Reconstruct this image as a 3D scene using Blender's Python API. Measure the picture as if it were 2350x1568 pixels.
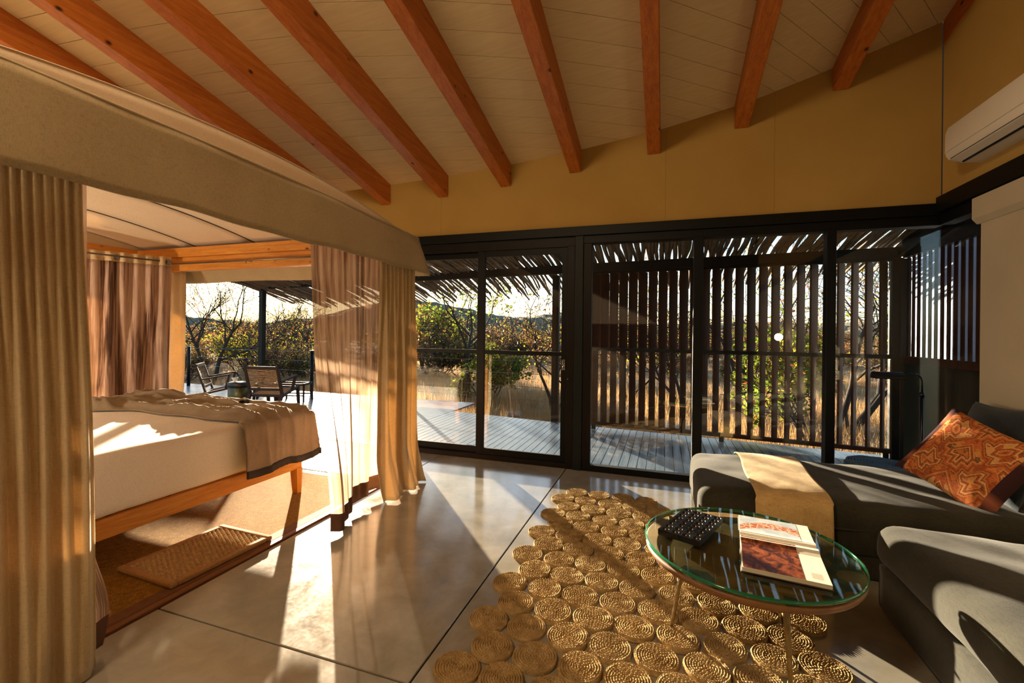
import bpy, bmesh, math, random
import numpy as np
from mathutils import Vector, Matrix, noise as mnoise

# ---------------------------------------------------------------- clear
for o in list(bpy.data.objects):
    bpy.data.objects.remove(o)
scene = bpy.context.scene
COL = scene.collection

# ---------------------------------------------------------------- camera
YAW, PITCH, ROLL, FPX, CY, EYE = 0.32690956, 0.00284241, 0.01273233, 1026.71, 761.31, 1.40
fwd = Vector((-math.sin(YAW)*math.cos(PITCH), math.cos(YAW)*math.cos(PITCH), math.sin(PITCH)))
right = Vector((math.cos(YAW), math.sin(YAW), 0))
up = right.cross(fwd)
r_ = right*math.cos(ROLL) + up*math.sin(ROLL)
u_ = -right*math.sin(ROLL) + up*math.cos(ROLL)
cam_d = bpy.data.cameras.new('camera')
cam_d.sensor_width = 36
cam_d.lens = FPX/2350*36
cam_d.shift_y = -(784-CY)/2350
cam_d.clip_start = 0.02
cam_d.clip_end = 2000
cam = bpy.data.objects.new('camera', cam_d)
cam.matrix_world = Matrix(((r_.x, u_.x, -fwd.x, 0), (r_.y, u_.y, -fwd.y, 0), (r_.z, u_.z, -fwd.z, EYE), (0, 0, 0, 1)))
COL.objects.link(cam)
scene.camera = cam

# ---------------------------------------------------------------- sky, sun, exposure
SUN_EL = math.radians(8.3)
SUN_AZ = math.atan2(-0.891, 1.0)          # measured from +Y, towards +X
world = bpy.data.worlds.new('world')
scene.world = world
world.use_nodes = True
wn = world.node_tree
wn.nodes.clear()
sky = wn.nodes.new('ShaderNodeTexSky')
sky.sky_type = 'NISHITA'
sky.sun_disc = False
sky.sun_elevation = SUN_EL
sky.sun_rotation = SUN_AZ % (2*math.pi)
sky.air_density = 1.0
sky.dust_density = 1.0
sky.ozone_density = 2.5
bg = wn.nodes.new('ShaderNodeBackground')
bg.inputs['Strength'].default_value = 0.34
wo = wn.nodes.new('ShaderNodeOutputWorld')
gm_ = wn.nodes.new('ShaderNodeGamma')
gm_.inputs['Gamma'].default_value = 0.52
hs_ = wn.nodes.new('ShaderNodeHueSaturation')
hs_.inputs['Saturation'].default_value = 1.35
wn.links.new(sky.outputs[0], gm_.inputs[0])
wn.links.new(gm_.outputs[0], hs_.inputs['Color'])
wn.links.new(hs_.outputs[0], bg.inputs[0])
wn.links.new(bg.outputs[0], wo.inputs[0])

sun_d = bpy.data.lights.new('sun', 'SUN')
sun_d.energy = 16.0
sun_d.angle = math.radians(0.6)
sun_d.color = (1.0, 0.81, 0.57)
sun = bpy.data.objects.new('sun', sun_d)
sdir = Vector((math.sin(SUN_AZ)*math.cos(SUN_EL), math.cos(SUN_AZ)*math.cos(SUN_EL), math.sin(SUN_EL)))
sun.rotation_euler = sdir.to_track_quat('Z', 'Y').to_euler()
sun.location = sdir*30
COL.objects.link(sun)

vs = scene.view_settings
vs.view_transform = 'Standard'
vs.look = 'None'
vs.exposure = 1.45
vs.gamma = 1.0
vs.use_curve_mapping = False

# ---------------------------------------------------------------- helpers
def lin(h):
    h = h.lstrip('#')
    out = []
    for i in (0, 2, 4):
        c = int(h[i:i+2], 16)/255
        out.append(c/12.92 if c <= 0.04045 else ((c+0.055)/1.055)**2.4)
    return (*out, 1.0)

MATS = {}
class NT:
    def __init__(s, name):
        s.m = bpy.data.materials.new(name)
        s.m.use_nodes = True
        s.t = s.m.node_tree
        s.t.nodes.clear()
        s.out = s.n('ShaderNodeOutputMaterial')
        MATS[name] = s.m
    def n(s, typ, **kw):
        nd = s.t.nodes.new(typ)
        for k, v in kw.items():
            if k in nd.inputs:
                nd.inputs[k].default_value = v
            else:
                setattr(nd, k, v)
        return nd
    def l(s, a, b):
        s.t.links.new(a, b)
    def coords(s, kind='Object', scale=(1, 1, 1), rot=(0, 0, 0)):
        tc = s.n('ShaderNodeTexCoord')
        mp = s.n('ShaderNodeMapping')
        mp.inputs['Scale'].default_value = scale
        mp.inputs['Rotation'].default_value = rot
        s.l(tc.outputs[kind], mp.inputs['Vector'])
        return mp.outputs['Vector']
    def noise(s, vec, scale, detail=4, rough=0.55, dist=0.0):
        nd = s.n('ShaderNodeTexNoise')
        nd.inputs['Scale'].default_value = scale
        nd.inputs['Detail'].default_value = detail
        nd.inputs['Roughness'].default_value = rough
        nd.inputs['Distortion'].default_value = dist
        s.l(vec, nd.inputs['Vector'])
        return nd.outputs['Fac']
    def ramp(s, fac, stops, interp='LINEAR'):
        nd = s.n('ShaderNodeValToRGB')
        cr = nd.color_ramp
        cr.interpolation = interp
        while len(cr.elements) < len(stops):
            cr.elements.new(0.5)
        for e, (p, c) in zip(cr.elements, stops):
            e.position = p
            e.color = lin(c) if isinstance(c, str) else c
        s.l(fac, nd.inputs['Fac'])
        return nd.outputs['Color']
    def bump(s, h, strength=0.3, dist=0.01):
        nd = s.n('ShaderNodeBump')
        nd.inputs['Strength'].default_value = strength
        nd.inputs['Distance'].default_value = dist
        s.l(h, nd.inputs['Height'])
        return nd.outputs['Normal']
    def math(s, op, a, b=None):
        nd = s.n('ShaderNodeMath', operation=op)
        for i, x in enumerate((a, b)):
            if x is None: continue
            if isinstance(x, (int, float)): nd.inputs[i].default_value = x
            else: s.l(x, nd.inputs[i])
        return nd.outputs[0]
    def mixc(s, fac, a, b, blend='MIX'):
        nd = s.n('ShaderNodeMix', data_type='RGBA', blend_type=blend)
        for sock, x in ((nd.inputs[0], fac), (nd.inputs[6], a), (nd.inputs[7], b)):
            if isinstance(x, (int, float)): sock.default_value = x
            elif isinstance(x, str): sock.default_value = lin(x)
            elif isinstance(x, tuple): sock.default_value = x
            else: s.l(x, sock)
        return nd.outputs[2]
    def bsdf(s, color, rough=0.5, metal=0.0, normal=None, spec=0.5, **kw):
        p = s.n('ShaderNodeBsdfPrincipled')
        for sock, x in (('Base Color', color), ('Roughness', rough), ('Metallic', metal), ('Specular IOR Level', spec)):
            if isinstance(x, (int, float)): p.inputs[sock].default_value = x
            elif isinstance(x, str): p.inputs[sock].default_value = lin(x)
            else: s.l(x, p.inputs[sock])
        for k, v in kw.items():
            p.inputs[k].default_value = v
        if normal is not None: s.l(normal, p.inputs['Normal'])
        return p.outputs[0]
    def done(s, shader):
        s.l(shader, s.out.inputs['Surface'])
        return s.m
    def mixs(s, fac, a, b):
        nd = s.n('ShaderNodeMixShader')
        if isinstance(fac, (int, float)): nd.inputs[0].default_value = fac
        else: s.l(fac, nd.inputs[0])
        s.l(a, nd.inputs[1]); s.l(b, nd.inputs[2])
        return nd.outputs[0]

def plain(name, c1, c2=None, rough=0.5, metal=0.0, nscale=6, stretch=(1, 1, 1), bscale=None, bstr=0.2, bdist=0.004, spec=0.5, detail=4, **kw):
    t = NT(name)
    v = t.coords('Object', stretch)
    col = t.ramp(t.noise(v, nscale, detail), [(0.3, c1), (0.7, c2 or c1)])
    nrm = t.bump(t.noise(v, bscale, 3), bstr, bdist) if bscale else None
    return t.done(t.bsdf(col, rough, metal, nrm, spec, **kw))

def wood(name, dark, mid, light, stretch, rough=0.5, knots=True, knot='#3a1606', bstr=0.12, spec=0.4):
    t = NT(name)
    v = t.coords('Object', stretch)
    g = t.noise(v, 5.0, 6, 0.6, 0.6)
    col = t.ramp(g, [(0.28, dark), (0.5, mid), (0.72, light)])
    fine = t.noise(v, 28.0, 3, 0.6)
    col = t.mixc(0.35, col, t.ramp(fine, [(0.3, dark), (0.7, light)]))
    if knots:
        v2 = t.coords('Object', tuple(0.35+0.65*min(1, s) if s < 1 else 1 for s in stretch))
        vo = t.n('ShaderNodeTexVoronoi')
        vo.inputs['Scale'].default_value = 6.5
        t.l(v2, vo.inputs['Vector'])
        k = t.ramp(vo.outputs['Distance'], [(0.05, (1, 1, 1, 1)), (0.13, (0, 0, 0, 1))])
        col = t.mixc(k, col, knot)
    return t.done(t.bsdf(col, rough, 0, t.bump(fine, bstr, 0.002), spec))

def fabric(name, c1, c2, weave=900, rough=0.95, trans=0.0, tcol=None, sheer=0.0, nscale=5, bstr=0.25, kind='Object', sheen=0.15):
    t = NT(name)
    v = t.coords(kind)
    wa = t.noise(t.coords(kind, (1, 1, 12) if kind == 'Object' else (1, 12, 1)), weave*0.06, 2)
    wb = t.noise(t.coords(kind, (12, 12, 1) if kind == 'Object' else (12, 1, 1)), weave*0.06, 2)
    w = t.math('ADD', wa, wb)
    big = t.noise(v, nscale, 3)
    col = t.ramp(big, [(0.3, c1), (0.7, c2)])
    col = t.mixc(0.35, col, t.ramp(t.math('MULTIPLY', w, 0.5), [(0.35, c1), (0.65, c2)]))
    dk = t.ramp(t.math('MULTIPLY', w, 0.5), [(0.34, (0.55, 0.55, 0.55, 1)), (0.5, (1, 1, 1, 1))])
    col = t.mixc(0.6, col, dk, 'MULTIPLY')
    nrm = t.bump(w, bstr, 0.0015)
    s = t.bsdf(col, rough, 0, nrm, 0.1, **{'Sheen Weight': sheen})
    if trans:
        tr = t.n('ShaderNodeBsdfTranslucent')
        if tcol: tr.inputs['Color'].default_value = lin(tcol)
        else: t.l(col, tr.inputs['Color'])
        s = t.mixs(trans, s, tr.outputs[0])
    if sheer:
        tp = t.n('ShaderNodeBsdfTransparent')
        s = t.mixs(sheer, s, tp.outputs[0])
    return t.done(s)

# ---- mesh building
class B:
    def __init__(s):
        s.v = []; s.f = []; s.mi = []; s.uv = None
    def add(s, vs, fs, mi=0):
        o = len(s.v)
        s.v += [tuple(p) for p in vs]
        s.f += [tuple(i+o for i in f) for f in fs]
        s.mi += [mi]*len(fs)
        return s
    def box(s, x0, x1, y0, y1, z0, z1, mi=0):
        return s.add([(x0, y0, z0), (x1, y0, z0), (x1, y1, z0), (x0, y1, z0), (x0, y0, z1), (x1, y0, z1), (x1, y1, z1), (x0, y1, z1)],
                     [(3, 2, 1, 0), (4, 5, 6, 7), (0, 1, 5, 4), (1, 2, 6, 5), (2, 3, 7, 6), (3, 0, 4, 7)], mi)
    def bbox(s, x0, x1, y0, y1, z0, z1, r=0.006, seg=2, mi=0):
        bm = bmesh.new()
        bmesh.ops.create_cube(bm, size=1)
        for v in bm.verts:
            v.co = ((x0+x1)/2+v.co.x*(x1-x0), (y0+y1)/2+v.co.y*(y1-y0), (z0+z1)/2+v.co.z*(z1-z0))
        bmesh.ops.bevel(bm, geom=bm.edges[:], offset=r, segments=seg, profile=0.5, affect='EDGES')
        bm.verts.index_update()
        s.add([v.co[:] for v in bm.verts], [[v.index for v in f.verts] for f in bm.faces], mi)
        bm.free()
        return s
    def beam(s, a, b, w, h, upv=(0, 0, 1), mi=0, taper=1.0):
        a = Vector(a); b = Vector(b); d = (b-a).normalized()
        side = d.cross(Vector(upv))
        if side.length < 1e-4: side = d.cross(Vector((1, 0, 0)))
        side.normalize(); u = side.cross(d)
        vs = []
        for p, k in ((a, 1), (b, taper)):
            for sx, sz in ((-1, -1), (1, -1), (1, 1), (-1, 1)):
                vs.append(p + side*sx*w/2*k + u*sz*h/2*k)
        return s.add(vs, [(3, 2, 1, 0), (4, 5, 6, 7), (0, 1, 5, 4), (1, 2, 6, 5), (2, 3, 7, 6), (3, 0, 4, 7)], mi)
    def tube(s, pts, radii, n=8, mi=0, cap=True):
        pts = [Vector(p) for p in pts]
        if isinstance(radii, (int, float)): radii = [radii]*len(pts)
        vs = []; fs = []
        t0 = (pts[1]-pts[0]).normalized()
        ref = Vector((0, 0, 1)) if abs(t0.z) < 0.9 else Vector((1, 0, 0))
        for i, p in enumerate(pts):
            t = (pts[min(i+1, len(pts)-1)]-pts[max(i-1, 0)]).normalized()
            a = t.cross(ref)
            if a.length < 1e-4: a = t.cross(Vector((0, 1, 0)))
            a.normalize(); b = a.cross(t)
            ref = b.cross(t)*-1 if False else ref
            for k in range(n):
                th = 2*math.pi*k/n
                vs.append(p + (a*math.cos(th)+b*math.sin(th))*radii[i])
        for i in range(len(pts)-1):
            for k in range(n):
                k2 = (k+1) % n
                fs.append((i*n+k, i*n+k2, (i+1)*n+k2, (i+1)*n+k))
        if cap:
            fs.append(tuple(range(n-1, -1, -1)))
            fs.append(tuple((len(pts)-1)*n+k for k in range(n)))
        return s.add(vs, fs, mi)
    def lathe(s, prof, n=24, c=(0, 0, 0), mi=0):
        vs = []; fs = []
        for (r, z) in prof:
            for k in range(n):
                th = 2*math.pi*k/n
                vs.append((c[0]+r*math.cos(th), c[1]+r*math.sin(th), c[2]+z))
        m = len(prof)
        for i in range(m-1):
            for k in range(n):
                k2 = (k+1) % n
                fs.append((i*n+k, i*n+k2, (i+1)*n+k2, (i+1)*n+k))
        fs.append(tuple(range(n-1, -1, -1)))
        fs.append(tuple((m-1)*n+k for k in range(n)))
        return s.add(vs, fs, mi)
    def grid(s, nu, nv, fn, mi=0, closeu=False):
        vs = []; fs = []
        for j in range(nv+1):
            for i in range(nu+1):
                vs.append(fn(i/nu, j/nv))
        w = nu+1
        for j in range(nv):
            for i in range(nu):
                fs.append((j*w+i, j*w+i+1, (j+1)*w+i+1, (j+1)*w+i))
        return s.add(vs, fs, mi)
    def build(s, name, mat, parent=None, smooth=False, uv=None):
        me = bpy.data.meshes.new(name)
        me.from_pydata(s.v, [], s.f)
        mats = mat if isinstance(mat, (list, tuple)) else [mat]
        for m in mats: me.materials.append(MATS[m] if isinstance(m, str) else m)
        if len(mats) > 1: me.polygons.foreach_set('material_index', s.mi)
        if smooth: me.polygons.foreach_set('use_smooth', [True]*len(me.polygons))
        if uv is not None:
            lay = me.uv_layers.new(name='UVMap')
            li = np.zeros(len(me.loops), dtype=np.int32)
            me.loops.foreach_get('vertex_index', li)
            lay.data.foreach_set('uv', np.asarray(uv, dtype=np.float32)[li].ravel())
        me.update()
        return link(name, me, parent)

def link(name, me, parent=None):
    o = bpy.data.objects.new(name, me)
    COL.objects.link(o)
    if parent is not None: o.parent = parent
    return o
def tag(o, label, cat, group=None, kind=None):
    o['label'] = label; o['category'] = cat
    if group: o['group'] = group
    if kind: o['kind'] = kind
    return o
def thing(name, label, cat, loc=(0, 0, 0), rz=0.0, group=None):
    o = bpy.data.objects.new(name, None)
    o.empty_display_size = 0.1
    COL.objects.link(o)
    o.location = loc; o.rotation_euler = (0, 0, rz)
    return tag(o, label, cat, group)
def struct(o):
    o['kind'] = 'structure'; return o
def copy_tree(o, parent=None):
    c = o.copy(); COL.objects.link(c); c.parent = parent
    for ch in list(o.children): copy_tree(ch, c)
    return c
def smooth_angle(o, ang=40):
    try:
        o.data.set_sharp_from_angle(angle=math.radians(ang))
    except Exception:
        pass
    return o
def bez(p, t):
    p = [Vector(q) for q in p]
    while len(p) > 1: p = [p[i].lerp(p[i+1], t) for i in range(len(p)-1)]
    return p[0]

# ---------------------------------------------------------------- materials
t = NT('concrete')
v = t.coords('Object')
a = t.noise(v, 0.9, 6, 0.6, 0.8); b = t.noise(v, 5.0, 8, 0.65, 0.4); c3 = t.noise(v, 45, 4)
col = t.ramp(a, [(0.25, '#7a7468'), (0.5, '#908a7d'), (0.75, '#a29b8d')])
col = t.mixc(0.4, col, t.ramp(b, [(0.3, '#6c6658'), (0.7, '#a8a092')]))
rg = t.ramp(t.math('ADD', t.math('MULTIPLY', b, 0.6), t.math('MULTIPLY', c3, 0.3)), [(0.3, (0.10, 0.10, 0.10, 1)), (0.7, (0.27, 0.27, 0.27, 1))])
t.done(t.bsdf(col, rg, 0, t.bump(t.math('ADD', b, t.math('MULTIPLY', c3, 0.3)), 0.05, 0.004), 0.6, **{'Coat Weight': 0.6, 'Coat Roughness': 0.10}))
plain('concrete_base', '#3a352c', '#453f35', 0.9)
plain('ochre_paint', '#ab8848', '#b29050', 0.85, nscale=2, bscale=160, bstr=0.12, bdist=0.002, spec=0.15)
plain('brown_paint', '#33281b', '#3a2e20', 0.85, nscale=2)
plain('beige_paint', '#b4a890', '#bdb198', 0.85, nscale=2, bscale=120, bstr=0.08, bdist=0.002, spec=0.15)
plain('cream_board', '#cfb88e', '#d8c39a', 0.7, nscale=9, stretch=(0.3, 4, 4), bscale=40, bstr=0.08, bdist=0.002, spec=0.2)
plain('roof_back', '#40362a', '#4a3f32', 0.9)
wood('pine_rafter', '#8e4718', '#b4621f', '#c87a32', (7, 0.5, 7), 0.5)
wood('pine_frame_x', '#b0661c', '#d18a34', '#e3a652', (0.45, 7, 7), 0.45)
wood('pine_frame_y', '#b0661c', '#d18a34', '#e3a652', (7, 0.45, 7), 0.45)
wood('pine_frame_z', '#b0661c', '#d18a34', '#e3a652', (7, 7, 0.6), 0.45)
plain('black_steel', '#060708', '#0a0b0c', 0.5, 0.0, spec=0.2, bscale=300, bstr=0.05)
plain('dark_bronze', '#0e0906', '#140d09', 0.5, 0.0, spec=0.2)
plain('grey_steel', '#14191a', '#181d1e', 0.5, 0.0, spec=0.2)
def schlick(t):
    lw = t.n('ShaderNodeLayerWeight'); lw.inputs['Blend'].default_value = 0.5
    return t.math('ADD', 0.04, t.math('MULTIPLY', 0.96, t.math('POWER', lw.outputs['Facing'], 5.0)))
t = NT('glass')
gl = t.n('ShaderNodeBsdfGlossy'); gl.inputs['Roughness'].default_value = 0.0
tp = t.n('ShaderNodeBsdfTransparent'); tp.inputs['Color'].default_value = (0.96, 0.97, 0.965, 1)
t.done(t.mixs(schlick(t), tp.outputs[0], gl.outputs[0]))
fabric('linen_drape', '#cbb48c', '#e2cea8', 700, trans=0.18, tcol='#f0d0a0', nscale=3)
fabric('linen_valance', '#ae9a76', '#c2af8c', 900, trans=0.12, nscale=2)
fabric('canvas_roof', '#ead8bc', '#f2e4cc', 1200, trans=0.25, tcol='#f0d4a8', nscale=2, bstr=0.1)
plain('canvas_seam', '#4a3c28', '#4a3c28', 0.9)
def bark_print(name, sheer, trans):
    t = NT(name)
    v = t.coords('UV', (4.2, 0.40, 1))
    n1 = t.noise(v, 1.6, 5, 0.6, 0.7)
    v2 = t.coords('UV', (40, 1.2, 1))
    n2 = t.noise(v2, 2.0, 4, 0.6, 0.3)
    f = t.math('ADD', t.math('MULTIPLY', n1, 0.7), t.math('MULTIPLY', n2, 0.3))
    col = t.ramp(f, [(0.34, '#3a2c28'), (0.43, '#6a5248'), (0.47, '#a88a7a'), (0.56, '#d8c0ae'), (0.63, '#b0917e'), (0.70, '#5e4a42'), (0.8, '#8a6e60')])
    w = t.noise(t.coords('UV', (1, 1, 1)), 420, 2)
    s = t.bsdf(col, 0.95, 0, t.bump(w, 0.2, 0.001), 0.1)
    tr = t.n('ShaderNodeBsdfTranslucent'); t.l(t.mixc(0.35, col, '#f4cfa0'), tr.inputs['Color'])
    s = t.mixs(trans, s, tr.outputs[0])
    if sheer:
        # open weave: the gauze lets a share of the light straight through
        fac = t.ramp(t.noise(t.coords('UV', (1, 1, 1)), 260, 2), [(0.35, (sheer*0.5,)*3+(1,)), (0.65, (min(1, sheer*1.6),)*3+(1,))])
        s = t.mixs(fac, s, t.n('ShaderNodeBsdfTransparent').outputs[0])
    t.done(s)
bark_print('bark_sheer', 0.07, 0.32)
bark_print('bark_curtain', 0.0, 0.25)
plain('hem_brown', '#5a3a26', '#6e4a34', 0.95)
plain('metal_rod', '#7a7468', '#8a8478', 0.35, 0.9)
fabric('white_sheet', '#efe9df', '#f7f2ea', 1500, nscale=2, bstr=0.06)
fabric('taupe_blanket', '#847460', '#9c8b74', 800, nscale=6, bstr=0.3)
plain('blanket_hem', '#2e2a28', '#3a3430', 0.95)
t = NT('sisal_carpet')
v = t.coords('Object')
n1 = t.noise(v, 220, 3); n2 = t.noise(v, 30, 4)
t.done(t.bsdf(t.ramp(t.math('ADD', t.math('MULTIPLY', n1, 0.7), t.math('MULTIPLY', n2, 0.3)), [(0.3, '#5e4216'), (0.5, '#926a28'), (0.7, '#be9248')]), 0.95, 0, t.bump(n1, 0.9, 0.006), 0.1))
plain('carpet_border', '#6a4426', '#7a5030', 0.85, nscale=20)
plain('mat_weave', '#a6875a', '#d2b27c', 0.9, nscale=60)
plain('mat_border', '#a87e4c', '#bc925e', 0.9, nscale=60, bscale=300, bstr=0.3)
wood('threshold_wood', '#5a3418', '#7a4a24', '#8e5a30', (7, 0.5, 7), 0.5, knots=False)
t = NT('jute')
v = t.coords('Object')
n1 = t.noise(v, 30, 4); n2 = t.noise(v, 260, 3)
oi = t.n('ShaderNodeObjectInfo')
colj = t.ramp(t.math('ADD', t.math('MULTIPLY', n1, 0.55), t.math('MULTIPLY', n2, 0.45)), [(0.28, '#685234'), (0.5, '#a0865c'), (0.72, '#cfb68c')])
colj = t.mixc(t.math('MULTIPLY', oi.outputs['Random'], 0.35), colj, '#9a7a4a')
t.done(t.bsdf(colj, 0.95, 0, t.bump(n2, 0.6, 0.003), 0.04))
fabric('sofa_linen', '#282721', '#3d3b32', 600, nscale=4, bstr=0.35, sheen=0.1)
fabric('dark_cushion', '#262c30', '#323a40', 800, nscale=4)
fabric('throw_cloth', '#b0915c', '#cdb07c', 450, nscale=10, bstr=0.6)
t = NT('kilim')
vk = t.coords('UV', (1, 1, 1))
sx = t.n('ShaderNodeSeparateXYZ'); t.l(vk, sx.inputs[0])
U, V = sx.outputs[0], sx.outputs[1]
wob = t.math('MULTIPLY', t.math('SUBTRACT', t.noise(vk, 40, 2), 0.5), 0.05)
def tri(x, k):   # triangle wave
    return t.math('ABSOLUTE', t.math('SUBTRACT', t.math('FRACT', t.math('MULTIPLY', x, k)), 0.5))
zig = t.math('ADD', t.math('MULTIPLY', tri(U, 3.0), 0.55), V)
dia = t.math('ADD', t.math('ADD', tri(U, 2.0), tri(V, 2.0)), wob)
val = t.math('FRACT', t.math('MULTIPLY', t.math('ADD', dia, t.math('MULTIPLY', tri(t.math('ADD', zig, wob), 5.0), 0.35)), 1.9))
kc = t.ramp(val, [(0.0, '#8a2a14'), (0.16, '#c8572a'), (0.3, '#d8904a'), (0.42, '#23232c'), (0.5, '#a83418'), (0.64, '#e0a868'), (0.78, '#5a1c12'), (0.88, '#c86a30')], 'CONSTANT')
kc = t.mixc(0.42, kc, t.ramp(t.noise(t.coords('UV', (3, 14, 1)), 9, 4), [(0.3, '#5a2a18'), (0.7, '#d89a5c')]))
band = t.math('GREATER_THAN', t.math('ABSOLUTE', t.math('SUBTRACT', U, 0.5)), 0.40)
kc = t.mixc(band, kc, t.ramp(tri(V, 1.0), [(0.2, '#3a2426'), (0.3, '#9a5a44'), (0.42, '#3a2426')]))
t.done(t.bsdf(kc, 0.92, 0, t.bump(t.noise(vk, 160, 3), 0.5, 0.003), 0.1))
plain('brass_leg', '#7a6844', '#9a865c', 0.42, 0.7, nscale=40, bscale=50, bstr=0.5, bdist=0.004)
plain('table_rim', '#6a4422', '#8a5c30', 0.5, nscale=12)
t = NT('hammered_top')
v = t.coords('Object')
vo = t.n('ShaderNodeTexVoronoi', feature='SMOOTH_F1'); vo.inputs['Scale'].default_value = 13; t.l(v, vo.inputs['Vector'])
t.done(t.bsdf(t.ramp(t.noise(v, 9, 3), [(0.3, '#3c382c'), (0.7, '#57513f')]), 0.38, 0.15, t.bump(vo.outputs['Distance'], 0.8, 0.03), 0.5))
t = NT('table_glass')
gl = t.n('ShaderNodeBsdfGlossy'); gl.inputs['Roughness'].default_value = 0.01
tp = t.n('ShaderNodeBsdfTransparent'); tp.inputs['Color'].default_value = (0.80, 0.90, 0.84, 1)
t.done(t.mixs(schlick(t), tp.outputs[0], gl.outputs[0]))
t = NT('glass_edge')
gl = t.n('ShaderNodeBsdfPrincipled'); gl.inputs['Base Color'].default_value = lin('#1c7a58'); gl.inputs['Roughness'].default_value = 0.06
gl.inputs['Transmission Weight'].default_value = 0.35
t.done(gl.outputs[0])
plain('black_gloss', '#0a0a0c', '#101012', 0.22, spec=0.6)
plain('paper', '#d6cebd', '#ded7c8', 0.6, nscale=3)
plain('page_edge', '#b0a58c', '#c8bea6', 0.8, nscale=4, stretch=(1, 1, 90))
plain('book_cover', '#2a2018', '#3a2c20', 0.5)
t = NT('photo_wildlife')
v = t.coords('UV', (1, 1, 1))
su = t.n('ShaderNodeSeparateXYZ'); t.l(v, su.inputs[0])
arc = t.math('ABSOLUTE', t.math('SUBTRACT', su.outputs[1], t.math('SUBTRACT', 0.62, t.math('MULTIPLY', t.math('POWER', t.math('SUBTRACT', su.outputs[0], 0.6), 2.0), 0.9))))
m1 = t.ramp(t.math('ADD', arc, t.math('MULTIPLY', t.noise(v, 14, 4), 0.1)), [(0.17, (1, 1, 1, 1)), (0.24, (0, 0, 0, 1))])
vo = t.n('ShaderNodeTexVoronoi', feature='DISTANCE_TO_EDGE'); vo.inputs['Scale'].default_value = 11; t.l(v, vo.inputs['Vector'])
patch = t.ramp(vo.outputs['Distance'], [(0.05, '#d8b094'), (0.12, '#a85a38')])
bgc = t.ramp(t.noise(v, 3, 3), [(0.3, '#9aa8b4'), (0.7, '#cfd2d0')])
t.done(t.bsdf(t.mixc(m1, bgc, patch), 0.25, 0, None, 0.5))
t = NT('photo_rock')
v = t.coords('UV', (1, 1, 1))
n1 = t.noise(v, 5, 6, 0.6, 1.2)
t.done(t.bsdf(t.ramp(n1, [(0.3, '#1a0c06'), (0.45, '#5a2a14'), (0.6, '#8e4c26'), (0.75, '#b87848')]), 0.25, 0, None, 0.5))
plain('ink', '#8a857c', '#8a857c', 0.7)
plain('ac_plastic', '#d8cfbe', '#ddd5c6', 0.4, nscale=2)
plain('ac_dark', '#15120e', '#1a1712', 0.6)
plain('lamp_black', '#0b0c12', '#101118', 0.3, 0.3)
wood('deck_wood_y', '#475669', '#5f6f80', '#7a8998', (9, 0.5, 9), 0.27, knots=False)  # blue tint puts the sky's reflection into the board colour
wood('deck_wood_x', '#475669', '#5f6f80', '#7a8998', (0.5, 9, 9), 0.27, knots=False)  # same sky-blue tint for the boards along x
wood('fin_wood', '#1e0d06', '#32180b', '#482413', (12, 12, 0.6), 0.6, knots=False, spec=0.15)
plain('pole_wood', '#4a3c2c', '#77634a', 0.85, nscale=14, stretch=(2, 0.3, 2), bscale=60, bstr=0.5)
wood('teak', '#1c1009', '#2e1a0e', '#402716', (6, 6, 6), 0.75, knots=False)
plain('cord', '#8a6844', '#b08a5c', 0.8, nscale=30)
plain('drum_green', '#2e3012', '#4a4a1e', 0.3, 0.2, nscale=8)
plain('drum_dark', '#15130f', '#1c1a15', 0.4)
plain('ceramic', '#d8d0c0', '#e2dccf', 0.25)
plain('dark_panel', '#1c1e1c', '#24261f', 0.3, nscale=5, stretch=(1, 6, 0.3))
fabric('blue_canvas', '#c4cede', '#d6dde8', 300, nscale=3, trans=0.35, tcol='#b8c8e0')
plain('rope_blue', '#2a3a48', '#3a4c5c', 0.7, nscale=40, bscale=120, bstr=0.4)
plain('wire', '#8a8478', '#8a8478', 0.35, 0.9)
plain('bark', '#241c16', '#3a2e24', 0.95, nscale=12, stretch=(4, 4, 0.6), bscale=30, bstr=0.8, bdist=0.01)
def leaf(name, c1, c2, tcol):
    t = NT(name)
    gi = t.n('ShaderNodeNewGeometry')
    col = t.ramp(gi.outputs['Random Per Island'], [(0.0, c1), (1.0, c2)])
    d = t.bsdf(col, 0.6, 0, None, 0.3)
    tr = t.n('ShaderNodeBsdfTranslucent')
    t.l(t.mixc(0.5, col, tcol), tr.inputs['Color'])
    t.done(t.mixs(0.5, d, tr.outputs[0]))
leaf('leaf_yellow', '#6a6a1c', '#94862c', '#b8b034')
leaf('leaf_green', '#34481a', '#5a6a24', '#7e942c')
leaf('leaf_rust', '#5e3420', '#8a5a34', '#a8683a')
leaf('leaf_olive', '#4a3f2a', '#6a5a3c', '#84704a')
leaf('grass_dry', '#7e5e3c', '#b08c5e', '#b48e5c')
t = NT('bush_ground')
v = t.coords('Object')
n1 = t.noise(v, 0.35, 5, 0.6, 0.5); n2 = t.noise(v, 6, 5)
t.done(t.bsdf(t.mixc(0.5, t.ramp(n1, [(0.3, '#6e4e38'), (0.5, '#946f50'), (0.68, '#a39a92')]), t.ramp(n2, [(0.3, '#5a4230'), (0.7, '#b09064')])), 0.95, 0, t.bump(n2, 0.8, 0.08), 0.1))
plain('rock_grey', '#6e6c6a', '#94918c', 0.9, nscale=5, bscale=9, bstr=0.8, bdist=0.03)
plain('hill_scrub', '#4a4630', '#6a5c40', 0.95, nscale=0.35, bscale=0.8, bstr=1.0, bdist=1.0, detail=6)

YW = 4.58      # inner face of the glass wall
XR = 2.135     # inner face of the right wall

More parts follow.
